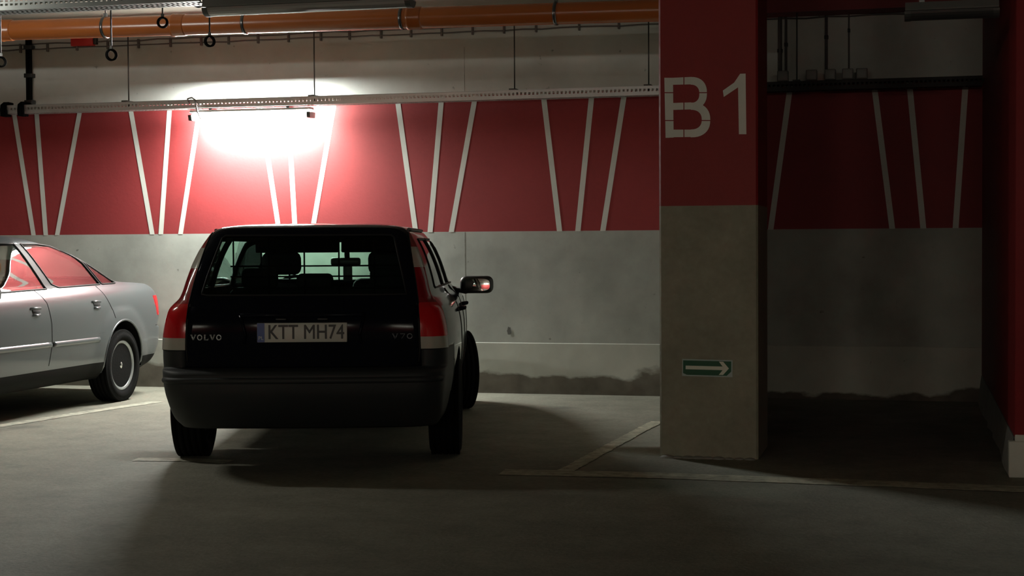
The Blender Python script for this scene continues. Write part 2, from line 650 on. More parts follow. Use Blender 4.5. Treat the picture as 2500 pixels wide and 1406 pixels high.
# side wall on the right, red, with a concrete kerb along its foot
mb = MB()
ue = U_SIDE + .028
mb.box((ue, N_END + .02, .225), (ue + .30, NW, Z_CEIL), M['wall_red'], bevel=.006, seg=1)
grid_struct(mb, 'wall_right', 'dark red side wall closing the bay on the right', 'wall')
mb = MB()
prof = [(0.0, 0.0), (.006, .06), (.018, .17), (.026, .222), (.30, .235)]
steps = 14
prev = None
for i in range(steps + 1):
    n = N_END + .06 + (NW - N_END - .06) * i / steps
    wob = random.uniform(-.012, .012) if 0 < i < steps else 0
    cur = [(U_SIDE + a + (wob * (1 - z / .24)), n, z) for a, z in prof]
    if prev:
        for j in range(len(prof) - 1):
            mb.face([prev[j], cur[j], cur[j + 1], prev[j + 1]], M['kerb'])
    prev = cur
mb.box((U_SIDE - .004, N_END, 0), (U_SIDE + .36, N_END + .09, .205), M['concrete_white'], bevel=.006)
mb.box((U_SIDE + .030, N_END + .008, .205), (U_SIDE + .34, N_END + .08, .243), M['concrete_white'], bevel=.004)
grid_struct(mb, 'baseboard_right', 'rough concrete kerb along the foot of the red side wall, pale block at its end', 'kerb')

mb = MB()
for z0, z1, m in ((0, Z_BAND, 'wall_far'), (Z_BAND, Z_TOP, 'wall_red'), (Z_TOP, Z_CEIL, 'wall_far')):
    mb.box((U0 - .2, N_FRONT - .2, z0), (9.2, N_FRONT, z1), M[m])
grid_struct(mb, 'wall_front', 'wall with a red band on the far side of the driving lane', 'wall')
mb = MB()
mb.box((U0 - .2, N_FRONT, 0), (U0, NW + .3, Z_CEIL), M['wall_low'])
grid_struct(mb, 'wall_left', 'grey wall at the left end of the garage', 'wall')
mb = MB()
mb.box((9, N_FRONT, 0), (9.2, NW + .3, Z_CEIL), M['wall_low'])
grid_struct(mb, 'wall_end', 'grey wall at the right end of the garage', 'wall')

# pillar
pl, pr = on_floor(1611, 1115), on_floor(1851, 1122)
PN = (pl.y + pr.y) / 2
PU0, PU1, PD, PZ = pl.x, pr.x, .66, 1.571


def pillar_ring(z):
    c = .012
    a, b, n0, n1 = PU0, PU1, PN, PN + PD
    return [(a + c, n0, z), (b - c, n0, z), (b, n0 + c, z), (b, n1 - c, z), (b - c, n1, z), (a + c, n1, z), (a, n1 - c, z), (a, n0 + c, z)]


mb = MB()
for z0, z1, m in ((0, PZ, M['concrete']), (PZ, Z_CEIL, M['pillar_red'])):
    A, B = pillar_ring(z0), pillar_ring(z1)
    for i in range(8):
        mb.face([A[i], A[(i + 1) % 8], B[(i + 1) % 8], B[i]], m)
# letters, stencilled: B with its bridges and 1 (photo pixels -> pillar face)
zx = lambda X, Y: on_n(1580 + X / 2.7043, Y / 2.7043, PN)
t = bmesh.new()


def tquad(t, pts):
    try:
        t.faces.new([t.verts.new((p[0], p[1], 0)) for p in pts])
    except ValueError:
        pass


tquad(t, [(114, 514), (171, 514), (175, 908), (122, 910)])
for (x0, x1, y0, y1, y2, y3) in ((168, 290, 514, 508, 557, 560), (172, 290, 680, 676, 722, 726), (174, 290, 856, 856, 904, 906)):
    tquad(t, [(x0, y0), (x1, y1), (x1, y2), (x0, y3)])
for (cyo, cyi, ryo, ryi, rxo, rxi) in ((615, 619, 107, 60, 107, 57), (792, 790, 115, 65, 129, 73)):
    N = 20
    for i in range(N):
        a0, a1 = -PI / 2 + PI * i / N, -PI / 2 + PI * (i + 1) / N
        sp = lambda v: math.copysign(abs(v) ** .85, v)
        P = lambda rx, ry, a: (288 + rx * sp(math.cos(a)), (cyo if rx > 100 else cyi) + ry * sp(math.sin(a)))
        tquad(t, [P(rxi, ryi, a0), P(rxo, ryo, a0), P(rxo, ryo, a1), P(rxi, ryi, a1)])
for (co, no) in (((243, 0, 0), (1, 0, 0)), ((0, 612, 0), (0, 1, 0)), ((0, 796, 0), (0, 1, 0))):
    for s in (-3.2, 3.2):
        bmesh.ops.bisect_plane(t, geom=t.verts[:] + t.edges[:] + t.faces[:], dist=1e-4,
                               plane_co=Vector(co) + Vector(no) * s, plane_no=no)
dele = [f for f in t.faces if abs(f.calc_center_median().x - 243) < 3 or abs(f.calc_center_median().y - 612) < 3 or abs(f.calc_center_median().y - 796) < 3]
bmesh.ops.delete(t, geom=dele, context='FACES')
for fi, f in enumerate(t.faces):
    pts = []
    for v in f.verts:
        p = zx(v.co.x, v.co.y)
        pts.append((p.x, PN - .002 - fi * 4e-5, p.z))
    mb.face(pts, M['letter'])
t.free()
one = [(614, 487), (650, 486), (655, 886), (606, 886), (600, 577), (506, 640), (500, 598), (560, 560)]
# split the 1 into convex pieces
for piece in ([(650, 486), (655, 886), (606, 886), (600, 560), (614, 487)], [(614, 487), (600, 577), (506, 640), (500, 598), (575, 545)]):
    mb.face([(zx(*p).x, PN - .002, zx(*p).z) for p in piece], M['letter'])
# crumbled mortar at its foot
for i in range(9):
    u = PU0 + .05 + (PU1 - PU0 - .1) * i / 8
    r = random.uniform(.02, .035)
    mb.lathe([(-.002, r * 1.7), (r * .25, r * 1.3), (r * .45, r * .6), (r * .5, r * .1)], M['kerb'], seg=9, axis='z', at=(u, PN - .012, 0))
grid_struct(mb, 'pillar', 'square concrete pillar painted red above with the stencilled letters B1', 'pillar')

mb = MB()  # unseen partition added behind the pillar, keeps lamp light off the right bay
mb.box((PU0 + .03, PN + PD, 0), (PU0 + .20, NW - .33, Z_CEIL), M['wall_low'])
mb.box((PU0 + .03, NW - .33, 0), (PU0 + .20, NW + .01, 2.58), M['wall_low'])
grid_struct(mb, 'wall_added_partition', 'thin grey partition added unseen behind the pillar to shade the right bay', 'wall')

mb = MB()
mb.box((PU0 + .20, NW - .30, 3.25), (ue, NW - .01, Z_CEIL), M['beam_red'])
grid_struct(mb, 'ceiling_beam', 'dark red ceiling beam along the top of the back wall right of the pillar', 'beam')


# floor lines
def floor_line(name, pts, w, m, label, lift=.003):
    mb = MB()
    ps = [Vector(p) for p in pts]
    L, R = [], []
    n = 60
    cum = [0]
    for i in range(len(ps) - 1):
        cum.append(cum[-1] + (ps[i + 1] - ps[i]).length)
    for k in range(n + 1):
        d = cum[-1] * k / n
        i = 0
        while i < len(ps) - 2 and d > cum[i + 1]:
            i += 1
        q = ps[i].lerp(ps[i + 1], (d - cum[i]) / max(1e-6, cum[i + 1] - cum[i]))
        tdir = (ps[i + 1] - ps[i]).normalized()
        nrm = Vector((-tdir.y, tdir.x, 0))
        L.append(q + nrm * (w / 2 + random.uniform(-.006, .006)) + Vector((0, 0, lift)))
        R.append(q - nrm * (w / 2 + random.uniform(-.006, .006)) + Vector((0, 0, lift)))
    for k in range(n):
        mb.face([L[k], R[k], R[k + 1], L[k + 1]], m)
    o = mb.build(name)
    o.rotation_euler = (0, 0, -SA)
    return tag(o, label, 'floor marking', kind='structure')


floor_line('floor_marking', [on_floor(1225, 1153), on_floor(1600, 1161), on_floor(2060, 1178), on_floor(2520, 1196)], .22, M['paint_faint'],
           'faded painted line across the bay mouths in front of the pillar')
floor_line('floor_marking', [on_floor(-60, 1050), on_floor(120, 1021), on_floor(260, 999), on_floor(385, 981)], .13, M['paint_line'],
           'pale painted bay line beside the silver sedan')
floor_line('floor_marking', [on_floor(1370, 1157), on_floor(1500, 1085), on_floor(1604, 1030)], .10, M['paint_faint'],
           'faint slanting bay line running to the left foot of the pillar', .0045)
floor_line('floor_marking', [on_floor(330, 1122), on_floor(450, 1123), on_floor(560, 1128)], .14, M['paint_line'],
           'short worn stub of paint under the rear left tyre of the dark estate car')


# ================================================================== CABLE TRAYS, PIPES, LAMPS
def cable_tray(name, label, u0, u1, n_front, z0, hgt, wid, pitch, m, hangers, rodm, slope=0.0):
    base = Vector(((u0 + u1) / 2, n_front + wid / 2, z0))
    root = grid_thing(name, label, 'cable tray', base)
    mb = MB(base)
    th = .003
    for n in (n_front, n_front + wid - th):
        rows = ((.30, .48), (.58, .76)) if hgt > .075 else ((.38, .68),)
        edges = [0] + [e for r in rows for e in r] + [1]
        for i in range(0, len(edges), 2):
            mb.box((u0, n, z0 + hgt * edges[i]), (u1, n + th, z0 + hgt * edges[i + 1]), m)
        k = int((u1 - u0) / pitch)
        for r in rows:
            for i in range(k + 1):
                u = u0 + i * pitch
                mb.box((u, n, z0 + hgt * r[0]), (u + pitch * .45, n + th, z0 + hgt * r[1]), m)
    mb.box((u0, n_front, z0 - th), (u1, n_front + .03, z0), m)
    mb.box((u0, n_front + wid - .03, z0 - th), (u1, n_front + wid, z0), m)
    mb.box((u0, n_front + wid * .44, z0 - th), (u1, n_front + wid * .56, z0), m)
    for i in range(int((u1 - u0) / pitch)):
        u = u0 + i * pitch
        mb.box((u, n_front + .03, z0 - th), (u + pitch * .5, n_front + wid - .03, z0), m)
    mb.box((u0, n_front - .008, z0 + hgt - th), (u1, n_front + .008, z0 + hgt), m)
    mb.box((u0, n_front + wid - .008, z0 + hgt - th), (u1, n_front + wid + .008, z0 + hgt), m)
    mb.build('tray_channel', root)
    for u in hangers:
        h = MB(base)
        h.tube([(u, n_front + wid / 2, z0 + .002), (u, n_front + wid / 2, Z_CEIL)], .006, rodm, 6)
        h.box((u - .03, n_front - .012, z0 + hgt), (u + .03, n_front + wid + .012, z0 + hgt + .012), rodm)
        h.build('hanger_rod', root)
    cb = MB(base)
    for k, (dn, r) in enumerate(((.05, .011), (.085, .009), (.12, .013))):
        pts = [(u0 + .05 + (u1 - u0 - .1) * i / 40, n_front + dn + random.uniform(-.012, .012), z0 + r + .002) for i in range(41)]
        cb.tube(pts, r, M['cable'], 6)
    cb.build('cable_bundle', root)
    return root


TN, TZ, TH = NW - .31, 2.600, .075
hang_u = [on_n(x, 200, TN + .1).x for x in (317, 770, 1258, 1585)]
hang_u = hang_u + [hang_u[0] - 1.75, hang_u[-1] + 1.25]
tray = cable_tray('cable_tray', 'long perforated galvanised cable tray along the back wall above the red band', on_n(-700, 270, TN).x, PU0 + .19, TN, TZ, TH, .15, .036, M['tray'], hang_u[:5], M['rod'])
cable_tray('cable_tray', 'cable tray right of the pillar, its colour darkened with the shade of the bay', PU0 + .21, ue - .01, TN, TZ, TH, .15, .036, M['tray_shaded'], hang_u[5:], M['rod'])
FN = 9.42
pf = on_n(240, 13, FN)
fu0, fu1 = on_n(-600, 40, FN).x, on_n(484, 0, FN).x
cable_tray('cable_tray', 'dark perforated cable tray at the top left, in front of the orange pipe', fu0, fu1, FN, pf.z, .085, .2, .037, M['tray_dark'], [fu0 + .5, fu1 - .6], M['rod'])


def fluorescent(name, label, u0, u1, n, zb, lit, cover='cover', glow='tube'):
    base = Vector(((u0 + u1) / 2, n, zb))
    root = grid_thing(name, label, 'lamp', base)
    L = u1 - u0
    hb = MB(base)
    # housing: shallow trough, chamfered
    def section(mb, pts, a, b, m):
        for i in range(len(pts)):
            p, q = pts[i], pts[(i + 1) % len(pts)]
            mb.face([(a, n + p[0], zb + p[1]), (a, n + q[0], zb + q[1]), (b, n + q[0], zb + q[1]), (b, n + p[0], zb + p[1])], m)
        mb.face([(a, n + p[0], zb + p[1]) for p in pts], m)
        mb.face([(b, n + p[0], zb + p[1]) for p in reversed(pts)], m)
    prof_ = [(-.07, .052), (-.074, .06), (-.055, .10), (.055, .10), (.074, .06), (.07, .052)]
    if lit:
        prof_ = [(-.042, .078), (-.044, .084), (-.034, .10), (.034, .10), (.044, .084), (.042, .078)]
    section(hb, prof_, u0, u1, M['housing_glare'] if lit else M['housing'])
    hb.build('housing', root)
    arc = [(.066 * math.cos(PI + PI * i / 10), .05 + .05 * math.sin(PI + PI * i / 10)) for i in range(11)]
    if not lit:
        cv = MB(base)
        section(cv, arc, u0 + .03, u1 - .03, M[cover])
        cv.build('cover', root)
    else:
        tb = MB(base)
        tb.tube([(u0 + .02, n, zb + .045), (u1 - .02, n, zb + .045)], .03, M[glow], 14)
        tb.build('diffuser', root, label='glaring white diffuser')
    for s in (0, 1):
        e = MB(base)
        a = u0 - .004 if s == 0 else u1 - .03
        if not lit:
            section(e, [(x * 1.06, z * 1.0 - .002) for x, z in arc], a, a + .034, M['endcap'])
        else:
            section(e, [(-.056, .004), (.056, .004), (.066, .02), (.07, .056), (-.07, .056), (-.066, .02)], a, a + .034, M['endcap'])
        e.build('end_cap', root)
    for s in (.18, .82):
        k = MB(base)
        u = u0 + L * s
        k.box((u - .015, n - .06, zb + .098), (u + .015, n + .06, zb + .112), M['steel'])
        if not lit or glow != 'tube':
            k.tube([(u, n, zb + .10), (u, n, Z_CEIL - .001)], .006, M['rod'], 6)
        k.build('clip', root)
    return root


lu0, lu1 = on_n(478, 262, TN + .1).x - .03, on_n(772, 255, TN + .1).x - .03
lamp = fluorescent('fluorescent_lamp', 'lit fluorescent lamp glaring under the cable tray on the back wall', lu0, lu1, TN + .075, TZ - .118, True)
cb = MB(Vector(((lu0 + lu1) / 2, TN + .075, TZ - .118)))
q = [on_n(x, y, TN - .03) for x, y in ((484, 290), (481, 270), (477, 245), (468, 238), (458, 241), (456, 252))]
cb.tube([(p.x, TN - .03 + (.05 if i in (0, 5) else 0), p.z) for i, p in enumerate(q)], .008, M['cable'], 8)
cb.build('power_cable', lamp)
FF = FN + .02
a, b = on_n(502, 40, FF), on_n(1006, 15, FF)
fluorescent('fluorescent_lamp', 'unlit dark fluorescent lamp at the top, in front of the orange pipe', a.x + .008, b.x, FF, (a.z + b.z) / 2 - .006, False)
a2 = on_n(2210, 52, FF)
fluorescent('fluorescent_lamp', 'short unlit fluorescent lamp in the dark top right corner', a2.x, U_SIDE - .06, FF, a2.z, False, 'cover_dark')
eu = on_n(0, 60, 8.9).x
fluorescent('fluorescent_lamp', 'lit fluorescent lamp outside the frame to the left, ahead of the dark tray', eu - 2.0, eu - .75, 8.9, 2.98, True, glow='tube_side')
# unseen fill lamps added along the far wall to light the near faces
for k, (u, n, lab) in enumerate(((-6.5, -11.5, 'added fill lamp behind the viewer, leftmost of four along the far wall'), (-2.6, -11.5, 'added fill lamp behind the viewer, second from the left along the far wall'),
                               (1.4, -11.5, 'added fill lamp behind the viewer, third from the left along the far wall'), (5.2, -11.5, 'added fill lamp behind the viewer, rightmost of four along the far wall'))):
    root = grid_thing('fill_lamp', lab, 'lamp', (u, n, 2.9), 'added fill lamps along the far wall')
    hb = MB((u, n, 2.9))
    hb.box((u - .6, n - .08, 2.94), (u + .6, n + .08, 3.02), M['housing'], bevel=.01)
    hb.build('housing', root)
    hb = MB((u, n, 2.9))
    hb.box((u - .58, n - .06, 2.90), (u + .58, n + .06, 2.94), M['fill_face'], bevel=.01)
    hb.build('diffuser', root)
    for s in (-.4, .4):
        hb = MB((u, n, 2.9))
        hb.tube([(u + s, n, 3.0), (u + s, n, Z_CEIL)], .006, M['rod'], 6)
        hb.build('hanger_rod', root)

# orange drain pipe
PNN = 11.55
pa, pb = on_n(20, 74, PNN), on_n(1590, 26, PNN)
du = (pb - pa) / (pb.x - pa.x)
pipe_at = lambda u: pa + du * (u - pa.x)
PR = .082
pu0, pu1 = pa.x - 2.0, PU0 + .03
base = pipe_at((pu0 + pu1) / 2)
root = grid_thing('drain_pipe', 'long glossy orange plastic drain pipe hung under the ceiling', 'pipe', base)
mb = MB(base)
mb.tube([pipe_at(pu0 + (pu1 - pu0) * i / 30) for i in range(31)], PR, M['pvc'], 28)
mb.build('pipe', root)
for x in (10, 430, 1005):
    u = on_n(x, 70, PNN).x
    s = MB(base)
    p0, p1 = pipe_at(u - .03), pipe_at(u + .09)
    d = (p1 - p0)
    s.tube([p0, p0 + d * .02, p0 + d * .2, p0 + d * .24, p0 + d * .9, p0 + d], [PR, PR + .010, PR + .010, PR + .006, PR + .006, PR], M['pvc'], 28)
    s.build('socket', root)
for x in (258, 600, 983, 1358):
    u = on_n(x, 60, PNN).x
    p = pipe_at(u)
    s = MB(base)
    d = du.normalized() * .013
    s.tube([p - d, p - d * .8, p + d * .8, p + d], [PR + .001, PR + .007, PR + .007, PR + .001], M['steel'], 28, caps=False)
    s.tube([(p.x, p.y, p.z + PR), (p.x, p.y, Z_CEIL)], .006, M['rod'], 6)
    s.box((p.x - .012, p.y - .012, p.z + PR), (p.x + .012, p.y + .012, p.z + PR + .03), M['rod'])
    s.build('pipe_clamp', root, label='shiny zinc clamp with a hanging rod')


# empty ring hangers on thin rods
def ring_hanger(x, y, n, rpx, turn, lab):
    p = on_n(x, y, n)
    R = rpx / 395.0
    root = grid_thing('pipe_hanger', lab, 'hanger', (p.x, n, p.z), 'empty ring hangers under the ceiling')
    ring = MB()
    pts = []
    for i in range(24):
        a = 2 * PI * i / 24
        pts.append((R * math.cos(a) * math.cos(turn), R * math.cos(a) * math.sin(turn), R * math.sin(a)))
    ax = Vector((-math.sin(turn), math.cos(turn), 0)) * .008
    ring.tube([Vector(q) + ax for q in pts], .007, M['rubber'], 8, closed=True)
    ring.tube([Vector(q) - ax for q in pts], .007, M['rubber'], 8, closed=True)
    ring.box((-.008, -.008, R - .002), (.008, .008, R + .028), M['rod'])
    ring.build('ring', root)
    rod = MB()
    rod.tube([(0, 0, R + .02), (0, 0, Z_CEIL - p.z)], .0055, M['rod'], 6)
    rod.build('rod', root)


ring_hanger(397, 55, 9.9, 13, .1, 'empty black ring hanger in front of the orange pipe, right of the first clamp')
ring_hanger(272, 134, 9.9, 14, .95, 'empty ring hanger hanging lowest, below the first clamp of the orange pipe')
ring_hanger(512, 101, 9.9, 13, .9, 'empty ring hanger just under the orange pipe at the left end of the unlit lamp')
ring_hanger(2, 151, 9.9, 13, .9, 'empty ring hanger cut off by the left edge of the photo')
ring_hanger(484, 3, 9.9, 15, .1, 'empty ring hanger at the top edge, left of the unlit lamp')

# thin cables clipped along the top of the back wall
c0, c1 = on_n(0, 113, NW), on_n(1560, 62, NW)
for k, dz in enumerate((0.045, 0.0)):
    zz = (c0.z + c1.z) / 2 - .02 + dz
    ub, uc = c0.x - 1.5, ue - .02
    base = Vector(((ub + uc) / 2, NW - .02, zz))
    root = grid_thing('wall_cable', ('upper' if k == 0 else 'lower') + ' of the two thin cables clipped along the top of the back wall', 'cable', base)
    mb = MB(base)
    pts = [(ub + (uc - ub) * i / 60, NW - .02, zz + random.uniform(-.006, .006)) for i in range(61)]
    mb.tube(pts, .007, M['cable'], 6)
    mb.build('cable', root)
    if k == 1:
        for x in (52, 118, 190, 265, 340, 418, 493, 560, 632, 706, 785, 855, 932, 1005, 1080, 1155, 1232, 1310, 1415, 1512):
            u = on_n(x, 100, NW).x
            s = MB(base)
            s.box((u - .009, NW - .03, zz - .03), (u + .009, NW, zz + .055), M['cable'], bevel=.003, seg=1)
            s.build('cable_clip', root)

# dark downpipe on the left
p = on_n(77, 180, NW)
root = grid_thing('downpipe', 'dark double conduit running down the wall to the tray at the left', 'conduit', (p.x, NW - .05, TZ + TH))
mb = MB((p.x, NW - .05, TZ + TH))
for d in (-.016, .016):
    mb.tube([(p.x + d, NW - .045, TZ + .05), (p.x + d, NW - .045, Z_CEIL)], .017, M['rubber'], 10)
mb.build('conduit', root)
for z in (TZ + TH + .05, 2.98, 3.25):
    s = MB((p.x, NW - .05, TZ + TH))
    s.box((p.x - .043, NW - .07, z - .02), (p.x + .043, NW, z + .02), M['black'], bevel=.004)
    s.build('bracket', root)

# red alarm box
p0, p1 = on_n(180, 107, NW), on_n(240, 92, NW)
base = Vector(((p0.x + p1.x) / 2, NW, 3.235))
root = grid_thing('alarm_box', 'small red alarm box high on the wall behind the orange pipe', 'alarm', base)
mb = MB(base)
mb.box((p0.x, NW - .06, 3.245), (p1.x - .03, NW, 3.345), M['redbox'], bevel=.006)
mb.build('casing', root)
mb = MB(base)
mb.box((p1.x - .03, NW - .05, 3.255), (p1.x, NW, 3.34), M['black'], bevel=.006)
mb.build('side_cover', root, label='black end piece')

# black wraps and slack cable on the tray at the left
for (xa, xb, lab) in ((6, 18, 'black cable wrapped over the tray at the left edge of the photo'), (44, 64, 'black cable wrapped over the tray beside the double conduit')):
    a, b = on_n(xa, 268, TN), on_n(xb, 268, TN)
    um = (a.x + b.x) / 2
    mb = MB((um, TN, TZ))
    for d in (-.02, 0, .02):
        pts = [(um + d, TN + .10, TZ + TH + .02), (um + d, TN + .02, TZ + TH + .022), (um + d, TN - .022, TZ + TH), (um + d * 1.2, TN - .024, TZ + .03), (um + d * 1.3, TN - .02, TZ - .02), (um + d, TN + .06, TZ - .02)]
        mb.tube(pts, .0125, M['rubber'], 8)
    root = grid_thing('cable_wrap', lab, 'cable', (um, TN, TZ))
    mb.build('cable_loop', root)
# junction boxes and conduits on the wall right of the pillar
for k, x in enumerate((1916, 1985, 2030, 2072, 2106)):
    p = on_n(x, 200, NW - .1)
    base = Vector((p.x, TN - .03, TZ + TH - .01))
    lab = ['leftmost grey junction box on the tray right of the pillar', 'second grey junction box on the tray right of the pillar',
           'middle grey junction box of five on the tray right of the pillar', 'fourth grey junction box on the tray right of the pillar',
           'rightmost grey junction box on the tray right of the pillar'][k]
    root = grid_thing('junction_box', lab, 'junction box', base, 'junction boxes on the tray right of the pillar')
    mb = MB()
    mb.box((-.045, .012, .012), (.045, .09, .10), M['boxgrey'], bevel=.006)
    mb.build('box', root)
    mb = MB()
    mb.box((-.04, 0, .017), (.04, .012, .095), M['boxgrey'], bevel=.004)
    mb.build('lid', root)
for k, (x, r, lab) in enumerate(((1905, .018, 'thick dark conduit on the upper wall beside the pillar'), (1920, .010, 'thin conduit next to the thick one beside the pillar'),
                                 (2018, .012, 'conduit on the upper wall above the junction boxes'), (2073, .006, 'thinnest conduit on the upper wall right of the pillar'))):
    p = on_n(x, 150, NW)
    root = grid_thing('conduit', lab, 'conduit', (p.x, NW - .03, TZ + .1))
    mb = MB()
    mb.tube([(0, 0, 0), (0, 0, Z_CEIL - TZ - .1)], r, M['cable'], 8)
    mb.build('conduit_tube', root)
    mb = MB()
    mb.box((-r - .004, -.015, .25 + .05 * k), (r + .004, .03, .28 + .05 * k), M['black'], bevel=.002, seg=1)
    mb.build('bracket', root)

# arrow sign on the pillar
s0, s1 = on_n(1665.5, 877, PN), on_n(1788.5, 920, PN)
su, sz = (s0.x + s1.x) / 2, (s0.z + s1.z) / 2
sw, sh = (s1.x - s0.x) / 2, .053
root = grid_thing('arrow_sign', 'green escape route sign with a pale arrow pointing right, on the pillar', 'sign', (su, PN, sz))
# sign pieces are modelled level, then leant a little
R = Matrix.Rotation(.012, 4, 'Y')


def sgn(name, polys, m, d0, d1, label=None):
    mb = MB()
    for poly in polys:
        mb.prism([R @ Vector((x, -d0, z)) for x, z in poly], (0, d0 - d1, 0), m)
    mb.build(name, root, label)


sgn('panel', [[(-sw, -sh), (sw, -sh), (sw, sh), (-sw, sh)]], M['sign_edge'], 0.0005, .003)
sgn('green_field', [[(-sw + .006, -sh + .018), (-sw + .03, -sh + .008), (sw - .035, -sh + .008), (sw - .008, -sh + .035), (sw - .008, sh - .008), (-sw + .006, sh - .008)]], M['sign_green'], .003, .004, 'dark green field')
hx = sw - .022
sgn('arrow', [[(-sw + .022, -.010), (hx - .03, -.010), (hx - .03, .012), (-sw + .022, .012)],
              [(hx - .062, .042), (hx - .036, .042), (hx, .001), (hx - .03, .001)],
              [(hx - .062, -.040), (hx - .030, .001), (hx, .001), (hx - .036, -.040)]], M['sign_pale'], .004, .005, 'pale arrow')


# ================================================================== CARS
def car_shell(rows, plan, nsub=5, ns=80, nf=10, nc=9, rear_bow=.05, front_bow=.25, crown=.0):
    """rows: (z, y_rear, y_front, half_width, r_rear, r_front) -> bmesh of a closed-ring loft, x right, y forward, z up"""
    k = list(range(len(rows)))
    fs = [pchip(k, [r[i] for r in rows]) for i in range(6)]
    pw = pchip([p[0] for p in plan], [p[1] for p in plan])
    bm = bmesh.new()
    rings = []
    for j in range((len(rows) - 1) * nsub + 1):
        z, yr, yf, hw, rr, rf = [f(j / nsub) for f in fs]
        rr = min(rr, hw * .9)
        rf = min(rf, hw * .9)
        half = []
        for i in range(nf):
            half.append(((hw - rr) * i / nf, yr))
        for i in range(nc):
            a = PI / 2 * i / nc
            half.append((hw - rr + rr * math.sin(a), yr + rr - rr * math.cos(a)))
        for i in range(ns + 1):
            half.append((hw, yr + rr + (yf - rf - yr - rr) * i / ns))
        for i in range(1, nc + 1):
            a = PI / 2 * i / nc
            half.append((hw - rf + rf * math.cos(a), yf - rf + rf * math.sin(a)))
        for i in range(1, nf + 1):
            half.append(((hw - rf) * (1 - i / nf), yf))
        pts = []
        for x, y in half:
            q = (x / hw) ** 2
            e = max(0, 1 - (y - yr) / .5)
            g = max(0, 1 - (yf - y) / .6)
            yy = y + rear_bow * q * e - front_bow * q * g * hw
            pts.append((x * pw(yy), yy, z))
        full = pts + [(-x, y, z) for x, y, z in reversed(pts[1:-1])]
        rings.append([bm.verts.new(p) for p in full])
    n = len(rings[0])
    for A, B in zip(rings, rings[1:]):
        for i in range(n):
            f = bm.faces.new((A[i], A[(i + 1) % n], B[(i + 1) % n], B[i]))
            f.smooth = True
    f = bm.faces.new(rings[-1])
    f.smooth = True
    bmesh.ops.recalc_face_normals(bm, faces=bm.faces[:])
    return bm


def in_poly(p, poly):
    c = False
    n = len(poly)
    for i in range(n):
        (x1, y1), (x2, y2) = poly[i], poly[i - 1]
        if (y1 > p[1]) != (y2 > p[1]) and p[0] < (x2 - x1) * (p[1] - y1) / (y2 - y1) + x1:
            c = not c
    return c


def cut(bm, poly, axis, where):
    """cuts the shell along a polygon projected on axis ('x': (y,z), 'y': (x,z)); returns the faces inside"""
    idx = (1, 2) if axis == 'x' else (0, 2)
    lo = [min(p[i] for p in poly) - .06 for i in (0, 1)]
    hi = [max(p[i] for p in poly) + .06 for i in (0, 1)]

    def near():
        return [f for f in bm.faces if where(f.calc_center_median()) and
                all(max(v.co[idx[i]] for v in f.verts) > lo[i] and min(v.co[idx[i]] for v in f.verts) < hi[i] for i in (0, 1))]
    n = len(poly)
    for i in range(n):
        a, b = poly[i], poly[(i + 1) % n]
        d = (b[0] - a[0], b[1] - a[1])
        no = Vector((0, 0, 0))
        co = Vector((0, 0, 0))
        no[idx[0]], no[idx[1]] = -d[1], d[0]
        co[idx[0]], co[idx[1]] = a
        if no.length < 1e-6:
            continue
        no.normalize()
        fs = near()
        # only faces the edge itself passes (with a margin)
        el = [min(a[k], b[k]) - .02 for k in (0, 1)]
        eh = [max(a[k], b[k]) + .02 for k in (0, 1)]
        fs = [f for f in fs if all(max(v.co[idx[k]] for v in f.verts) > el[k] and min(v.co[idx[k]] for v in f.verts) < eh[k] for k in (0, 1))]
        geom = set(fs)
        for f in fs:
            geom.update(f.edges)
            geom.update(f.verts)
        bmesh.ops.bisect_plane(bm, geom=list(geom), dist=1e-5, plane_co=co, plane_no=no)
    return [f for f in near() if in_poly((f.calc_center_median()[idx[0]], f.calc_center_median()[idx[1]]), poly)]


def split_off(bm, faces):
    """moves faces into a new bmesh, returns (new bmesh, boundary loops)"""
    t = bmesh.new()
    mp = {}
    fs = set(faces)
    for f in faces:
        vs = []
        for v in f.verts:
            if v not in mp:
                mp[v] = t.verts.new(v.co)
            vs.append(mp[v])
        g = t.faces.new(vs)
        g.smooth = True
    bmesh.ops.delete(bm, geom=list(fs), context='FACES')
    # boundary
    be = [e for e in t.edges if len(e.link_faces) == 1]
    adj = {}
    for e in be:
        a, b = e.verts
        adj.setdefault(a, []).append(b)
        adj.setdefault(b, []).append(a)
    loops = []
    seen = set()
    for s in adj:
        if s in seen:
            continue
        loop = [s]
        seen.add(s)
        cur = s
        while True:
            nx = [x for x in adj[cur] if x not in seen]
            if not nx:
                break
            cur = nx[0]
            seen.add(cur)
            loop.append(cur)
        if len(loop) > 3:
            loops.append([v.co.copy() for v in loop])
    return t, loops


def bm_object(bm, name, mats, parent, label=None, solid=None, shift=0.0, solid_mat=0):
    bm.normal_update()
    if shift:
        for v in bm.verts:
            v.co += v.normal * shift
    me = bpy.data.meshes.new(name)
    bm.to_mesh(me)
    bm.free()
    for m in mats:
        me.materials.append(m)
    o = bpy.data.objects.new(name, me)
    col.objects.link(o)
    o.parent = parent
    if label:
        o['label'] = label
    if solid:
        s = o.modifiers.new('thick', 'SOLIDIFY')
        s.thickness = solid
        s.offset = -1
        s.material_offset = solid_mat
        s.material_offset_rim = 0
    return o


def simplify(loop, d=.03):
    out = [loop[0]]
    for p in loop[1:]:
        if (p - out[-1]).length > d:
            out.append(p)
    return out


def trim_tube(loops, r, m, name, parent, label=None):
    mb = MB()
    for lp in loops:
        L = simplify(lp, .012)
        if len(L) > 3:
            mb.tube(L, r, m, 6, closed=True)
    return mb.build(name, parent, label)


def circle(cy, cz, r, n=30):
    return [(cy + r * math.cos(2 * PI * i / n), cz + r * math.sin(2 * PI * i / n)) for i in range(n)]


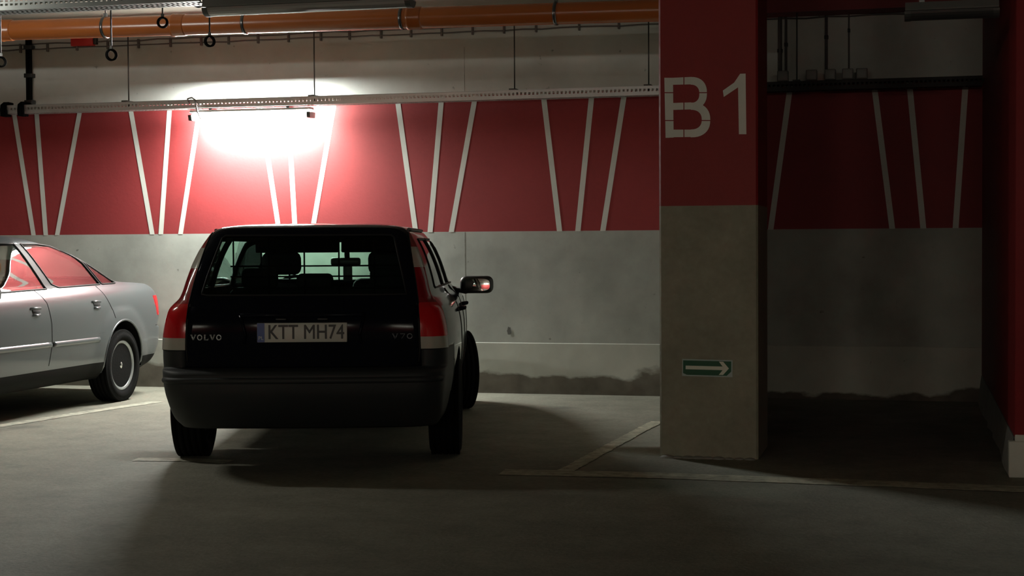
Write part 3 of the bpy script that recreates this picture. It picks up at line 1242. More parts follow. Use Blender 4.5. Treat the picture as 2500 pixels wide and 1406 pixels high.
def make_wheel(parent, x, y, r, w, side, rimr, style, steer=0.0):
    """side: +1 outer face towards +x"""
    mtx = Matrix.Translation((x, y, r)) @ Matrix.Rotation(steer, 4, 'Z')
    t = bpy.data.objects.new('wheel', None)
    col.objects.link(t)
    t.parent = parent
    t.location = (x, y, r)
    t.rotation_euler = (0, 0, steer)
    h = w / 2
    mb = MB()
    prof = [(-h * .72, rimr), (-h * .92, rimr + .012), (-h, rimr + .045), (-h * .97, r - .035), (-h * .84, r - .010)]
    for k in range(5):                           # tread ribs
        a = -h * .76 + h * 1.52 * k / 4
        prof += [(a - .012, r), (a + .012, r)]
        if k < 4:
            prof += [(a + .0135, r - .007), (a + h * .38 - .0135, r - .007)]
    prof += [(h * .84, r - .010), (h * .97, r - .035), (h, rimr + .045), (h * .92, rimr + .012), (h * .72, rimr)]
    mb.lathe(prof, M['rubber'], seg=56)
    mb.build('tyre', t)
    mb = MB()
    s = side
    mb.lathe([(-s * h * .72, rimr + .002), (-s * h * .5, rimr - .03), (s * h * .2, rimr - .03), (s * h * .25, rimr * .5), (s * h * .1, .001)], M['rim_steel'], seg=40)
    mb.build('rim', t)
    mb = MB()
    if style == 'steel':
        mb.lathe([(s * h * .72, rimr + .004), (s * h * .80, rimr + .006), (s * h * .84, rimr - .004), (s * h * .72, rimr - .022), (s * h * .45, rimr - .034), (s * h * .40, rimr - .028)], M['rim_ring'], seg=48, closed=True)
        mb.build('trim_ring', t, label='bright ring around the rim')
        mb = MB()
        mb.lathe([(s * h * .28, rimr - .036), (s * h * .34, rimr - .05), (s * h * .30, rimr * .72), (s * h * .55, rimr * .52), (s * h * .50, rimr * .36), (s * h * .62, rimr * .30), (s * h * .66, .002)], M['rim_steel'], seg=40)
        for i in range(12):
            a = 2 * PI * i / 12
            mb.box((s * h * .33 - .006, -.012, rimr * .78), (s * h * .33 + .010, .012, rimr * .92), M['rim_ring' if i % 3 == 0 else 'black'], mtx=Matrix.Rotation(a, 4, 'X'))
        mb.build('wheel_disc', t)
        mb = MB()
        mb.lathe([(s * h * .60, .030), (s * h * .74, .026), (s * h * .78, .002)], M['chrome'], seg=20)
        mb.build('hub_cap', t)
    else:
        for i in range(5):
            a = 2 * PI * i / 5
            mb.box((s * h * .45, -.028, .05), (s * h * .66, .028, rimr - .012), M['rim_ring'], bevel=.008, mtx=Matrix.Rotation(a, 4, 'X'))
        mb.lathe([(s * h * .40, .07), (s * h * .72, .065), (s * h * .76, .002)], M['rim_ring'], seg=24)
        mb.lathe([(s * h * .70, rimr + .004), (s * h * .80, rimr + .004), (s * h * .78, rimr - .014), (s * h * .6, rimr - .02)], M['rim_ring'], seg=48, closed=True)
        mb.build('wheel_disc', t)
    return t


def seat(parent, x, y, z0, w, hb, head=True, name='seat', hz=.16):
    mb = MB()
    mb.box((x - w / 2, y - .02, z0), (x + w / 2, y + .50, z0 + .17), M['fabric'], bevel=.05, seg=3)
    m = Matrix.Translation((x, y, z0 + .12)) @ Matrix.Rotation(math.radians(14), 4, 'X')
    mb.box((-w / 2, -.07, 0), (w / 2, .07, hb), M['fabric'], bevel=.06, seg=3, mtx=m)
    o = mb.build(name, parent)
    if head:
        k = MB()
        k.box((-.135, -.06, hb + .035), (.135, .05, hb + .035 + hz), M['fabric'], bevel=.045, seg=3, mtx=m)
        for s in (-.05, .05):
            k.tube([m @ Vector((s, 0, hb - .04)), m @ Vector((s, 0, hb + .08))], .007, M['black'], 6)
        k.build('headrest', o)
    return o


def text_mesh(parent, name, txt, size, m, x, y, z, extrude=.002, shear=0, sx=1.0, align='CENTER', offset=0.0, label=None, rotx=PI / 2, rotz=0, space=1.0):
    cu = bpy.data.curves.new(name, 'FONT')
    cu.body = txt
    cu.size = size
    cu.extrude = extrude
    cu.align_x = align
    cu.align_y = 'CENTER'
    cu.shear = shear
    cu.offset = offset
    cu.space_character = space
    ob = bpy.data.objects.new(name, cu)
    col.objects.link(ob)
    dg = bpy.context.evaluated_depsgraph_get()
    me = bpy.data.meshes.new_from_object(ob.evaluated_get(dg))
    bpy.data.objects.remove(ob)
    me.materials.clear()
    me.materials.append(m)
    o = bpy.data.objects.new(name, me)
    col.objects.link(o)
    o.parent = parent
    o.location = (x, y, z)
    o.rotation_euler = (rotx, 0, rotz)
    o.scale = (sx, 1, 1)
    if label:
        o['label'] = label
    return o


# ------------------------------------------------------------------ dark estate car, seen from behind
VX, VY, VPHI = -1.216, 8.985, -.012
car = thing('estate_car', 'black estate car parked nose to the wall, seen from behind', 'car', (VX, VY, 0), -VPHI)
rows = [  # z, y_rear, y_front, half width, corner radii
    (.26, .26, 4.30, .800, .16, .25), (.32, .16, 4.45, .840, .16, .28), (.42, .05, 4.60, .868, .16, .30), (.50, .01, 4.68, .885, .15, .32),
    (.58, .00, 4.70, .895, .15, .34), (.615, .02, 4.68, .897, .14, .34), (.632, .120, 4.66, .898, .12, .34),
    (.70, .114, 4.60, .900, .11, .34), (.80, .109, 4.35, .896, .11, .34), (.90, .114, 4.0, .880, .11, .34), (.965, .13, 3.70, .858, .11, .34),
    (1.00, .15, 3.52, .826, .11, .34), (1.03, .165, 3.40, .795, .105, .34), (1.07, .185, 3.30, .776, .10, .32), (1.14, .225, 3.12, .755, .10, .30), (1.22, .28, 2.94, .728, .10, .28),
    (1.30, .34, 2.75, .694, .10, .25), (1.37, .40, 2.56, .655, .10, .22), (1.42, .445, 2.40, .618, .09, .20), (1.446, .48, 2.28, .580, .09, .18),
    (1.462, .55, 2.15, .500, .09, .16), (1.472, .66, 2.0, .38, .09, .14), (1.477, .9, 1.8, .20, .08, .10)]
plan = [(0, .895), (.15, .918), (.5, .955), (1.0, .985), (1.8, 1.0), (3.0, 1.0), (3.8, .985), (4.3, .94), (4.8, .86)]
bm = car_shell(rows, plan, nsub=4)
bvh_v = BVHTree.FromBMesh(bm)


def surf(bvh, y, z, side, out=0.0):
    """point of the shell's side at (y,z)"""
    hit = bvh.ray_cast(Vector((side * 3, y, z)), Vector((-side, 0, 0)))
    return hit[0] + hit[1] * out if hit[0] else Vector((side * .8, y, z))


def surf_rear(bvh, x, z, out=0.0):
    hit = bvh.ray_cast(Vector((x, -2, z)), Vector((0, 1, 0)))
    return hit[0] + hit[1] * out if hit[0] else Vector((x, .1, z))


AX_R, AX_F, WR = 1.02, 3.775, .317
# wheel arches
for cy in (AX_R, AX_F):
    for s in (1, -1):
        fs = cut(bm, circle(cy, WR + .01, .365), 'x', lambda c, s=s: c.x * s > .5)
        bmesh.ops.delete(bm, geom=fs, context='FACES')
# tail lights: lower block and upper column, both sides
lamp_faces = {}
for s in (1, -1):
    rear = [(s * x, z) for x, z in ((.685, .735), (.68, .90), (.672, 1.0), (.65, 1.14), (.60, 1.40), (.585, 1.442), (.95, 1.442), (.95, .735))]
    side = [(-.2, .735), (.27, .735), (.285, .99), (.34, 1.03), (.385, 1.14), (.49, 1.33), (.60, 1.442), (-.2, 1.442)]
    cut(bm, side, 'x', lambda c, s=s: c.x * s > .45 and c.y < .8)
    inside = cut(bm, rear, 'y', lambda c, s=s: c.x * s > .45 and c.y < .8)
    inside = [f for f in inside if in_poly((f.calc_center_median().y, f.calc_center_median().z), side)]
    t, loops = split_off(bm, inside)
    for z in (.805, 1.0, 1.205, 1.325):
        bmesh.ops.bisect_plane(t, geom=t.verts[:] + t.edges[:] + t.faces[:], dist=1e-5, plane_co=(0, 0, z), plane_no=(0, 0, 1))
    clear = [f for f in t.faces if f.calc_center_median().z < .805 or 1.205 < f.calc_center_median().z < 1.325]
    for f in t.faces:
        f.material_index = 1 if f.calc_center_median().z > 1.0 else 0
    tc_hi, _ = split_off(t, [f for f in clear if f.calc_center_median().z > 1.0])
    tc, _ = split_off(t, [f for f in clear if f.is_valid])
    lamp_o = bm_object(t, 'tail_light', [M['lens_red'], M['lens_dkred']], car, 'tall red tail light', shift=.004)
    clear_o = bm_object(tc, 'clear_lens', [M['lens_clear']], lamp_o, 'whitish lens', shift=.005)
    clear_hi = bm_object(tc_hi, 'clear_lens', [M['lens_clear']], lamp_o, 'whitish lens', shift=.005)
    lb = MB()
    for lp in loops:
        lb.tube(simplify(lp, .012), .0045, M['trim_dark'], 6, closed=True)
    # lamp bowl behind the lens
    lb.build('seal', lamp_o)
    bo = bmesh.new()
    bo.from_mesh(lamp_o.data)
    bo.from_mesh(clear_o.data)
    bo.from_mesh(clear_hi.data)
    bmesh.ops.remove_doubles(bo, verts=bo.verts[:], dist=.003)
    for f in bo.faces:
        f.material_index = 0
    bm_object(bo, 'reflector', [M['bowl']], lamp_o, shift=-.03)
# glass
fs = cut(bm, [(-.60, 1.05), (.60, 1.05), (.575, 1.16), (.515, 1.385), (.495, 1.40), (-.495, 1.40), (-.515, 1.385), (-.575, 1.16)], 'y', lambda c: c.y < .9)
t, loops = split_off(bm, fs)
bm_object(t, 'rear_window', [M['glass_dark']], car, 'dark tinted rear window', shift=-.004)
trim_tube(loops, .006, M['trim_dark'], 'window_seal', car)
fs = cut(bm, [(-.67, 1.06), (.67, 1.06), (.575, 1.375), (-.575, 1.375)], 'y', lambda c: c.y > 2.0)
t, loops = split_off(bm, fs)
bm_object(t, 'windscreen', [M['glass_front']], car, 'pale green windscreen', shift=-.004)
trim_tube(loops, .008, M['trim_dark'], 'window_seal', car)
for s in (1, -1):
    for poly in ([(.66, 1.075), (1.46, 1.07), (1.46, 1.375), (.84, 1.375)], [(1.53, 1.07), (2.30, 1.06), (2.30, 1.375), (1.53, 1.378)],
                 [(2.37, 1.06), (3.05, 1.05), (2.54, 1.355), (2.37, 1.375)]):
        fs = cut(bm, poly, 'x', lambda c, s=s: c.x * s > .4)
        t, loops = split_off(bm, fs)
        dark = poly[0][0] < 1 or (s < 0 and poly[0][0] > 2)
        bm_object(t, 'side_window', [M['glass_darkened' if dark else 'glass_side']], car, 'side window darkened in place of seats and load behind it' if dark else None, shift=-.004)
        trim_tube(loops, .007, M['trim_dark'], 'window_seal', car)
# bumper: everything below the ledge at the tail, its corners reach up to the lamps
for s in (1, -1):
    cut(bm, [(-.2, .60), (.60, .60), (.60, .735), (-.2, .735)], 'x', lambda c, s=s: c.x * s > .5 and c.y < .8)
    cut(bm, [(s * .688, .60), (s * .688, .735), (s * .99, .735), (s * .99, .60)], 'y', lambda c, s=s: c.x * s > .5 and c.y < .8)


def is_bumper(c):
    return (c.z < .632 and c.y < .64) or (c.z < .735 and abs(c.x) > .688 and c.y < .60)


fs = [f for f in bm.faces if is_bumper(f.calc_center_median())]
t, loops = split_off(bm, fs)
bm_object(t, 'bumper', [M['bumper']], car, 'matt dark plastic rear bumper', solid=.012)
fs = [f for f in bm.faces if f.calc_center_median().z < .632 and f.calc_center_median().y > 4.15]
t, loops = split_off(bm, fs)
bm_object(t, 'bumper', [M['bumper']], car, solid=.012)
body = bm_object(bm, 'body', [M['volvo'], M['inside']], car, 'black painted bodywork', solid=.018, solid_mat=1)
# protective strip on the bumper, lower lip
mb = MB()
ptsL = []
for i in range(41):
    x = -.80 + 1.6 * i / 40
    ptsL.append(surf_rear(bvh_v, x, .565, .004))
mb.tube(ptsL, .018, M['bumper'], 8)
mb.build('bumper_strip', car)
# tailgate details
for s in (1, -1):                                    # seams of the tailgate
    mb = MB()
    mb.tube([surf_rear(bvh_v, s * x, z, .001) for x, z in ((.672, .66), (.678, .72), (.676, .80), (.672, .9), (.66, 1.0))], .0035, M['seam'], 5)
    mb.build('tailgate_seam', car)
mb = MB()                                            # handle strip above the plate and slanted sides of the recess
zt = .935
mb.tube([surf_rear(bvh_v, x * .01, zt, .004) for x in range(-36, 37, 4)], .014, M['volvo'], 8)
for s in (1, -1):
    mb.tube([surf_rear(bvh_v, s * x, z, .002) for x, z in ((.36, .935), (.345, .88), (.33, .82), (.34, .77))], .010, M['volvo'], 8)
mb.build('plate_recess', car)
# number plate
py = surf_rear(bvh_v, 0, .84).y - .010
PZc = .836
plate = MB()
plate.box((-.26, py - .004, PZc - .056), (.26, py + .004, PZc + .056), M['plate'], bevel=.002, seg=1)
plate = plate.build('number_plate', car, 'white number plate reading KTT MH74')
mb = MB()
mb.box((-.259, py - .006, PZc - .055), (-.217, py - .0035, PZc + .055), M['plate_blue'])
mb.build('blue_band', plate, 'blue band')
pt = text_mesh(plate, 'plate_letter', 'KTT MH74', .118, M['ink'], .023, py - .005, PZc - .001, extrude=.0012, sx=.80, space=1.02)
bt = bmesh.new()
for dx, dz in ((-.0016, 0), (.0016, 0), (0, .001), (0, -.001)):
    bt.from_mesh(pt.data)
    bmesh.ops.translate(bt, verts=bt.verts[-len(pt.data.vertices):], vec=(dx, dz, dx * .02))
bt.to_mesh(pt.data)
bt.free()
text_mesh(plate, 'country_letter', 'PL', .030, M['plate'], -.238, py - .0065, PZc - .032, extrude=.0006)
for s in (-.12, .12):                                # plate lamps
    mb = MB()
    mb.box((s - .03, py - .012, PZc + .072), (s + .03, py + .01, PZc + .082), M['black'], bevel=.003)
    mb.build('plate_lamp', car)


# brand lettering with slab serifs, modelled stroke by stroke
def lettering(name, word, x0, z0, h, w, gap, m, lab):
    mb = MB()
    def stroke(pts, r=.0036):
        q = [surf_rear(bvh_v, x, z, .003) for x, z in pts]
        mb.tube(q, r, m, 6)
    x = x0
    for ch in word:
        if ch == 'V':
            stroke([(x + w * .12, z0 + h), (x + w * .5, z0)], .0052)
            stroke([(x + w * .5, z0), (x + w * .88, z0 + h)])
            stroke([(x - w * .06, z0 + h), (x + w * .32, z0 + h)], .0028)
            stroke([(x + w * .70, z0 + h), (x + w * 1.04, z0 + h)], .0028)
        elif ch == 'O' or ch == '0':
            stroke([(x + w * .5 + w * .42 * math.cos(a * PI / 8), z0 + h / 2 + h / 2 * math.sin(a * PI / 8)) for a in range(17)], .0042)
        elif ch == 'L':
            stroke([(x + w * .25, z0 + h), (x + w * .25, z0)], .0052)
            stroke([(x + w * .06, z0 + h), (x + w * .46, z0 + h)], .0028)
            stroke([(x + w * .06, z0), (x + w * .86, z0), (x + w * .90, z0 + h * .3)], .003)
        elif ch == '7':
            stroke([(x + w * .1, z0 + h), (x + w * .9, z0 + h), (x + w * .35, z0)])
        x += w + gap
    mb.build(name, car, lab)


lettering('lettering', 'VOLVO', -.650, .795, .028, .030, .0075, M['badge'], 'bright lettering VOLVO')
lettering('lettering', 'V70', .520, .795, .028, .034, .008, M['badge_dull'], 'dull lettering V70')
# roof rails, door mirrors
for s in (1, -1):
    mb = MB()
    mb.tube([surf(bvh_v, y, 1.43, s, .006) for y in (.66, .8, 1.2, 1.6, 2.0, 2.2)], .010, M['black'], 8)
    mb.build('roof_rail', car)
for s in (1, -1):
    b0 = surf(bvh_v, 2.86, 1.03, s)
    mb = MB()
    mb.box((-.125, -.055, -.065), (.125, .075, .065), M['volvo'], bevel=.045, seg=4, mtx=Matrix.Translation((s * .985, 2.80, 1.035)))
    mb.tube([b0 + Vector((-s * .02, 0, -.02)), (s * .90, 2.82, .985), (s * .97, 2.81, 1.0)], .02, M['volvo'], 8)
    dm = mb.build('door_mirror', car)
    dm.data.materials[0] = M['black']
    g = MB()
    # convex glass, turned so that it catches an added fill lamp on the far side of the lane
    cpos = Vector((s * .985, 2.742, 1.035))
    wpos = Matrix.Rotation(-VPHI, 4, 'Z') @ cpos + Vector((VX, VY, 0))
    v1 = (Vector((0, 0, CAM_H)) - wpos).normalized()
    v2 = (W((-2.6, -11.5, 2.75)) - wpos).normalized()
    nrm = Matrix.Rotation(VPHI, 4, 'Z') @ (v1 + v2).normalized()
    rot = nrm.to_track_quat('-Y', 'Z').to_matrix().to_4x4()
    mt = Matrix.Translation(cpos) @ rot
    RC = 1.3
    NR, NA = 8, 28
    grid = []
    for i in range(NR + 1):
        ring_ = []
        for j in range(NA):
            a = 2 * PI * j / NA
            q = max(i, .01) / NR
            x_ = q * .098 * math.copysign(abs(math.cos(a)) ** .6, math.cos(a))
            z_ = q * .046 * math.copysign(abs(math.sin(a)) ** .6, math.sin(a))
            x_ += .030 * 0
            ring_.append(g.v(mt @ Vector((x_, ((x_ + .035) ** 2 + (z_ - .004) ** 2) / (2 * RC), z_))))
        grid.append(ring_)
    k_ = g.mi(M['mirror'])
    for i in range(NR):
        for j in range(NA):
            f = g.bm.faces.new((grid[i][j], grid[i][(j + 1) % NA], grid[i + 1][(j + 1) % NA], grid[i + 1][j]))
            f.material_index = k_
            f.smooth = True
    g.build('mirror_glass', dm, 'mirror glass')
# door seams and handles on both sides
for s in (1, -1):
    for ln in ([(1.50, 1.05), (1.52, .85), (1.50, .66), (1.38, .52)], [(2.34, 1.05), (2.34, .8), (2.36, .35)], [(3.28, .98), (3.32, .7), (3.30, .4)], [(1.38, .40), (2.3, .33), (3.3, .35)]):
        mb = MB()
        P = []
        for (a, b) in zip(ln, ln[1:]):
            for k in range(6):
                P.append((a[0] + (b[0] - a[0]) * k / 6, a[1] + (b[1] - a[1]) * k / 6))
        mb.tube([surf(bvh_v, y, z, s, 0) for y, z in P], .004, M['seam'], 5)
        mb.build('door_seam', car)
    for y in (1.66, 2.50):
        mb = MB()
        mb.tube([surf(bvh_v, y, .90, s, .0), surf(bvh_v, y + .02, .90, s, .035), surf(bvh_v, y + .18, .90, s, .035), surf(bvh_v, y + .20, .90, s, .0)], .012, M['volvo'], 8)
        mb.build('door_handle', car)
# underside, wheel wells, exhaust
mb = MB()
mb.box((-.66, .35, .27), (.66, 4.35, .34), M['inside'], bevel=.02)
mb.box((-.62, 1.40, .30), (.62, 3.38, .50), M['inside'], bevel=.03)
mb.tube([(.42, .42, .31), (.42, 1.2, .31)], .03, M['inside'], 12)
mb.build('underbody', car)
for cy in (AX_R, AX_F):
    for s in (1, -1):
        mb = MB()
        P = [(s * .60, cy + .37 * math.cos(a), WR + .37 * math.sin(a)) for a in [PI * i / 16 for i in range(17)]]
        Q = [(s * .86, y, z) for _, y, z in P]
        for i in range(16):
            mb.face([P[i], P[i + 1], Q[i + 1], Q[i]], M['inside'])
        mb.face([(s * .60, cy - .37, .3)] + P[::-1], M['inside'])
        mb.build('wheel_well', car, recalc=False)
for cy, st in ((AX_R, 0), (AX_F, .30)):
    for s in (1, -1):
        make_wheel(car, s * (.800 if st == 0 else .815), cy, WR, .205, s, .205, 'alloy', st)
# cabin
for x in (-.37, .37):
    seat(car, x, 2.18, .42, .50, .58)
seat(car, 0, 1.42, .42, 1.24, .54, head=False, name='rear_bench')
for x in (-.42, -.06, .42):
    mb = MB()
    mb.box((x - .12, 1.27, 1.06), (x + .12, 1.35, 1.155 if abs(x) < .1 else 1.19), M['fabric'], bevel=.035, seg=3)
    mb.build('headrest', car)
mb = MB()
mb.box((-.70, 2.95, .60), (.70, 3.38, 1.00), M['inside'], bevel=.05, seg=3)
mb.build('dashboard', car)
mb = MB()
mb.lathe([(-.012, .18), (.012, .18), (.012, .155), (-.012, .155)], M['black'], seg=28, axis='y', at=(-.37, 2.78, .94), closed=True)
mb.box((-.53, 2.77, .92), (-.21, 2.80, .96), M['black'], bevel=.008)
mb.build('steering_wheel', car)
mb = MB()
mb.box((-.11, 2.60, 1.215), (.11, 2.64, 1.275), M['black'], bevel=.018, seg=3, mtx=Matrix.Translation((.02, 0, -.03)))
mb.box((-.045, 2.62, 1.10), (.02, 2.66, 1.23), M['black'], bevel=.006, mtx=Matrix.Translation((.045, 0, -.03)))
mb.tube([(.03, 2.63, 1.23), (.03, 2.58, 1.40)], .02, M['black'], 8)
mb.build('interior_mirror', car)
for x in (-.31, .31):
    mb = MB()
    mb.box((x - .30, 2.38, 1.285), (x + .30, 2.42, 1.41), M['inside'], bevel=.01)
    mb.build('sun_visor', car)
mb = MB()                                            # load guard behind the rear seats
gy = 1.24
for x in (-.58, -.35, -.12, .105, .335, .56):
    mb.tube([(x, gy, 1.0), (x, gy, 1.40)], .006, M['inside'], 6)
for z in (1.0, 1.06, 1.137, 1.205, 1.40):
    mb.tube([(-.60, gy, z), (.60, gy, z)], .006, M['inside'], 6)
mb.build('load_guard', car)
mb = MB()
mb.box((-.62, .30, .60), (.62, 1.25, .66), M['inside'], bevel=.01)
mb.box((-.62, .32, .95), (.62, 1.22, .99), M['inside'], bevel=.01)     # luggage cover
mb.build('load_floor', car)

# ------------------------------------------------------------------ silver sedan at the left
AXX, AYY, APHI = -3.950, 14.75, -2.905
sed = thing('sedan_car', 'silver sedan parked tail to the wall at the left edge, steel wheel with bright ring', 'car', (AXX, AYY, 0), -APHI)
sed.scale = (1.0, 1.0, 1.018)
rows = [
    (.22, .40, 4.15, .760, .22, .30), (.30, .16, 4.32, .835, .25, .34), (.38, .08, 4.42, .856, .25, .36), (.46, .045, 4.47, .864, .24, .38), (.54, .03, 4.48, .868, .24, .40),
    (.592, .035, 4.47, .869, .24, .40), (.612, .085, 4.44, .869, .22, .40), (.70, .09, 4.36, .868, .15, .40), (.78, .10, 4.20, .864, .14, .40), (.86, .115, 3.98, .852, .13, .38),
    (.92, .14, 3.72, .832, .13, .36), (.955, .175, 3.50, .808, .13, .34), (.978, .23, 3.36, .788, .14, .34), (.995, .42, 3.26, .776, .16, .32), (1.008, .70, 3.20, .768, .14, .32),
    (1.025, .84, 3.14, .760, .14, .32), (1.06, .93, 3.06, .745, .14, .30), (1.12, 1.06, 2.95, .718, .14, .28), (1.20, 1.25, 2.86, .680, .14, .26), (1.27, 1.46, 2.76, .642, .14, .24),
    (1.325, 1.67, 2.66, .606, .14, .22), (1.365, 1.88, 2.56, .565, .14, .20), (1.39, 2.03, 2.46, .50, .13, .18), (1.404, 2.14, 2.40, .38, .12, .14), (1.41, 2.22, 2.34, .20, .05, .06)]
plan = [(0, .93), (.3, .95), (.7, .975), (1.2, .99), (2.0, 1.0), (3.0, 1.0), (3.6, .985), (4.1, .95), (4.6, .86)]
bm = car_shell(rows, plan, nsub=4, rear_bow=.10, front_bow=.22)
WRA, ARA, AFA = .305, 1.035, 3.652
# swell the shell a little round the wheel arches
for v in bm.verts:
    if abs(v.co.x) > .6 and v.co.z < .80:
        for cy in (ARA, AFA):
            d = math.hypot(v.co.y - cy, v.co.z - WRA)
            if d < .52:
                v.co.x += math.copysign(.020 * (1 - ((d - .36) / .16) ** 2 if d > .36 else 1), v.co.x)
bm.normal_update()
bvh_a = BVHTree.FromBMesh(bm)
for cy in (ARA, AFA):
    for s in (1, -1):
        fs = cut(bm, circle(cy, WRA + .03, .352, 36), 'x', lambda c, s=s: c.x * s > .5)
        t, loops = split_off(bm, fs)
        t.free()
glass_a = {
    'rear_door': [(2.235, 1.335), (2.0, 1.335), (1.78, 1.316), (1.60, 1.28), (1.42, 1.18), (1.27, .998), (1.97, .990), (2.06, 1.02)],
    'quarter': [(1.565, 1.262), (1.33, 1.168), (.985, 1.000), (1.235, .998), (1.385, 1.175)],
    'front_door': [(2.165, .985), (2.98, .975), (2.93, 1.02), (2.62, 1.315), (2.5, 1.335), (2.33, 1.338)]}
for s in (-1, 1):
    for nm, poly in glass_a.items():
        fs = cut(bm, poly, 'x', lambda c, s=s: c.x * s > .35)
        t, loops = split_off(bm, fs)
        bm_object(t, 'side_window', [M['glass_side']], sed, 'small rear quarter window' if nm == 'quarter' else None, shift=-.003)
        trim_tube(loops, .008, M['trim_dark'], 'window_seal', sed)
for s in (-1, 1):                                     # black door pillar between the side windows
    fs = cut(bm, [(2.165, .985), (2.33, 1.338), (2.235, 1.335), (2.06, 1.02), (1.97, .990)], 'x', lambda c, s=s: c.x * s > .35)
    t, loops = split_off(bm, fs)
    bm_object(t, 'door_pillar', [M['trim_dark']], sed, 'black door pillar', shift=.001)
fs = cut(bm, [(-.60, 1.05), (.60, 1.05), (.49, 1.35), (-.49, 1.35)], 'y', lambda c: c.y < 2.0)
t, loops = split_off(bm, fs)
bm_object(t, 'rear_window', [M['glass_side']], sed, shift=-.003)
trim_tube(loops, .008, M['trim_dark'], 'window_seal', sed)
fs = cut(bm, [(-.63, 1.06), (.63, 1.06), (.50, 1.355), (-.50, 1.355)], 'y', lambda c: c.y > 2.3)
t, loops = split_off(bm, fs)
bm_object(t, 'windscreen', [M['glass_front']], sed, shift=-.003)
trim_tube(loops, .008, M['trim_dark'], 'window_seal', sed)
for s in (1, -1):
    rear = [(s * .42, .70), (s * .42, .86), (s * .95, .88), (s * .95, .70)]
    side = [(-.2, .695), (.31, .695), (.37, .86), (.37, .885), (-.2, .885)]
    cut(bm, side, 'x', lambda c, s=s: c.x * s > .3 and c.y < .6)
    inside = [f for f in cut(bm, rear, 'y', lambda c, s=s: c.x * s > .3 and c.y < .6)
              if in_poly((f.calc_center_median().y, f.calc_center_median().z), side)]
    t, loops = split_off(bm, inside)
    bm_object(t, 'tail_light', [M['lens_red']], sed, 'red tail light', shift=.003)
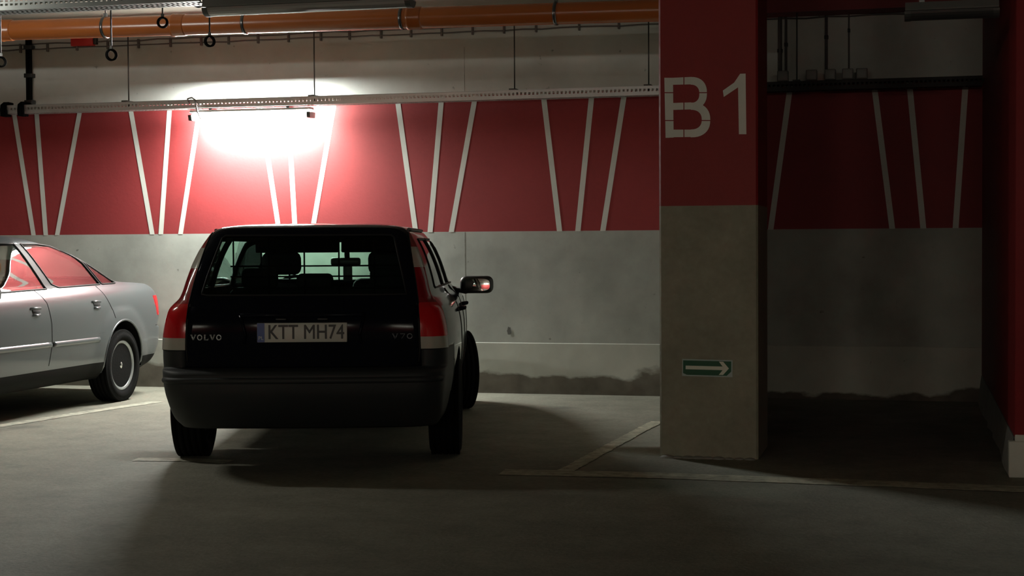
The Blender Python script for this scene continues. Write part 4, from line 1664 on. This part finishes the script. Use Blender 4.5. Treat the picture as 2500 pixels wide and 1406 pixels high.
# black sills and lower valance
for f in bm.faces:
    c = f.calc_center_median()
    if c.z < .355 - .02 * (c.y - 1.5) * 0:
        f.material_index = 2
bm_object(bm, 'body', [M['silver'], M['inside'], M['sill']], sed, 'silver bodywork', solid=.018, solid_mat=1)
for s in (1, -1):                                     # arch lips
    for cy in (ARA, AFA):
        mb = MB()
        P = []
        for i in range(25):
            a = PI * (-.06 + 1.12 * i / 24)
            y, z = cy + .356 * math.cos(a), WRA + .03 + .356 * math.sin(a)
            P.append(surf(bvh_a, y, max(z, .24), s, -.004))
        mb.tube(P, .010, M['silver'], 8)
        mb.build('arch_lip', sed)
        mb = MB()
        P = [(s * .55, cy + .36 * math.cos(a), WRA + .03 + .36 * math.sin(a)) for a in [PI * (-.05 + 1.1 * i / 18) for i in range(19)]]
        Q = [(s * .84, y, z) for _, y, z in P]
        for i in range(18):
            mb.face([P[i], P[i + 1], Q[i + 1], Q[i]], M['inside'])
        mb.face(P[::-1], M['inside'])
        mb.build('wheel_well', sed, recalc=False)
        make_wheel(sed, s * .765, cy, WRA, .200, s, .208, 'steel')
    # side moulding
    for y0, y1 in ((1.47, 2.215), (2.25, 3.25)):
        mb = MB()
        P = [surf(bvh_a, y0 + (y1 - y0) * i / 20, .550 + .006 * (y0 + (y1 - y0) * i / 20 - 1.4), s, -.014) for i in range(21)]
        mb.tube(P, .026, M['silver'], 8)
        mb.build('side_moulding', sed)
    for ln in ([(2.36, .98), (2.27, .88), (2.235, .72), (2.235, .56), (2.285, .36)], [(1.36, .985), (1.30, .90), (1.215, .78), (1.195, .70)],
               [(3.25, .95), (3.30, .7), (3.28, .4)], [(.30, .955), (.26, .90)], [(.36, .612), (.20, .612), (.12, .612)]):
        mb = MB()
        P = []
        for (a, b) in zip(ln, ln[1:]):
            for k in range(6):
                P.append((a[0] + (b[0] - a[0]) * k / 6, a[1] + (b[1] - a[1]) * k / 6))
        mb.tube([surf(bvh_a, y, z, s, 0) for y, z in P], .0032, M['seam'], 5)
        mb.build('door_seam' if ln[0][0] > 1 else 'body_seam', sed)
    for y, z in ((1.484, .838), (2.454, .822)):
        mb = MB()                                    # dark cup with the grip above it
        c = surf(bvh_a, y, z, s, 0)
        mb.box((c.x - .004, y - .055, z - .016), (c.x + .004, y + .055, z + .016), M['seam'], bevel=.003, seg=1)
        h_ = mb.build('door_handle', sed)
        mb = MB()
        mb.tube([surf(bvh_a, y - .075, z + .022, s, .000), surf(bvh_a, y, z + .024, s, .004), surf(bvh_a, y + .075, z + .022, s, .000)], .010, M['silver'], 8)
        mb.tube([surf(bvh_a, y - .05, z - .026, s, .0), surf(bvh_a, y, z - .032, s, .004), surf(bvh_a, y + .05, z - .026, s, .0)], .011, M['silver'], 8)
        mb.build('grip', h_)
    # mirror
    mb = MB()
    mb.box((-.10, -.05, -.06), (.10, .07, .06), M['silver'], bevel=.04, seg=4, mtx=Matrix.Translation((s * .955, 3.28, .985)))
    mb.tube([(s * .75, 3.22, .955), (s * .92, 3.28, .96)], .02, M['black'], 8)
    dm = mb.build('door_mirror', sed)
    mb = MB()
    mb.box((-.075, -.004, -.042), (.075, .002, .042), M['mirror'], bevel=.001, seg=1, mtx=Matrix.Translation((s * .955, 3.228, .985)))
    mb.build('mirror_glass', dm)
mb = MB()
mb.box((-.64, .40, .24), (.64, 4.2, .30), M['inside'], bevel=.02)
mb.box((-.60, 1.42, .28), (.60, 3.26, .45), M['inside'], bevel=.03)
mb.build('underbody', sed)
for x in (-.36, .36):
    seat(sed, x, 2.15, .38, .50, .56, hz=.14)
seat(sed, 0, 1.30, .38, 1.20, .50, head=False, name='rear_bench')
mb = MB()
mb.box((-.66, 2.86, .60), (.66, 3.20, .96), M['inside'], bevel=.05, seg=3)
mb.build('dashboard', sed)
mb = MB()
mb.box((-.60, .75, .93), (.60, 1.25, .97), M['inside'], bevel=.01)
mb.build('parcel_shelf', sed)

# ================================================================== CAMERA, WORLD, LOOK
cam = bpy.data.cameras.new('camera')
cam.sensor_width = 36
cam.sensor_fit = 'HORIZONTAL'
cam.lens = F_PX / 2500 * 36
cam.clip_end = 200
co = bpy.data.objects.new('camera', cam)
col.objects.link(co)
co.matrix_world = Matrix.Translation((0, 0, CAM_H)) @ Matrix.Rotation(PI / 2 - PITCH, 4, 'X') @ Matrix.Rotation(ROLL, 4, 'Z')
scene.camera = co

w = bpy.data.worlds.new('world')
scene.world = w
w.use_nodes = True
bg = w.node_tree.nodes['Background']
bg.inputs['Color'].default_value = (.8, .85, .8, 1)
bg.inputs['Strength'].default_value = .008

scene.view_settings.view_transform = 'Standard'
scene.view_settings.look = 'None'
scene.view_settings.exposure = 0.0
scene.view_settings.gamma = 1.15
scene.cycles.max_bounces = 10
scene.cycles.transparent_max_bounces = 16
scene.cycles.caustics_reflective = False
scene.cycles.caustics_refractive = False
scene.cycles.sample_clamp_indirect = 6
scene.cycles.use_denoising = True
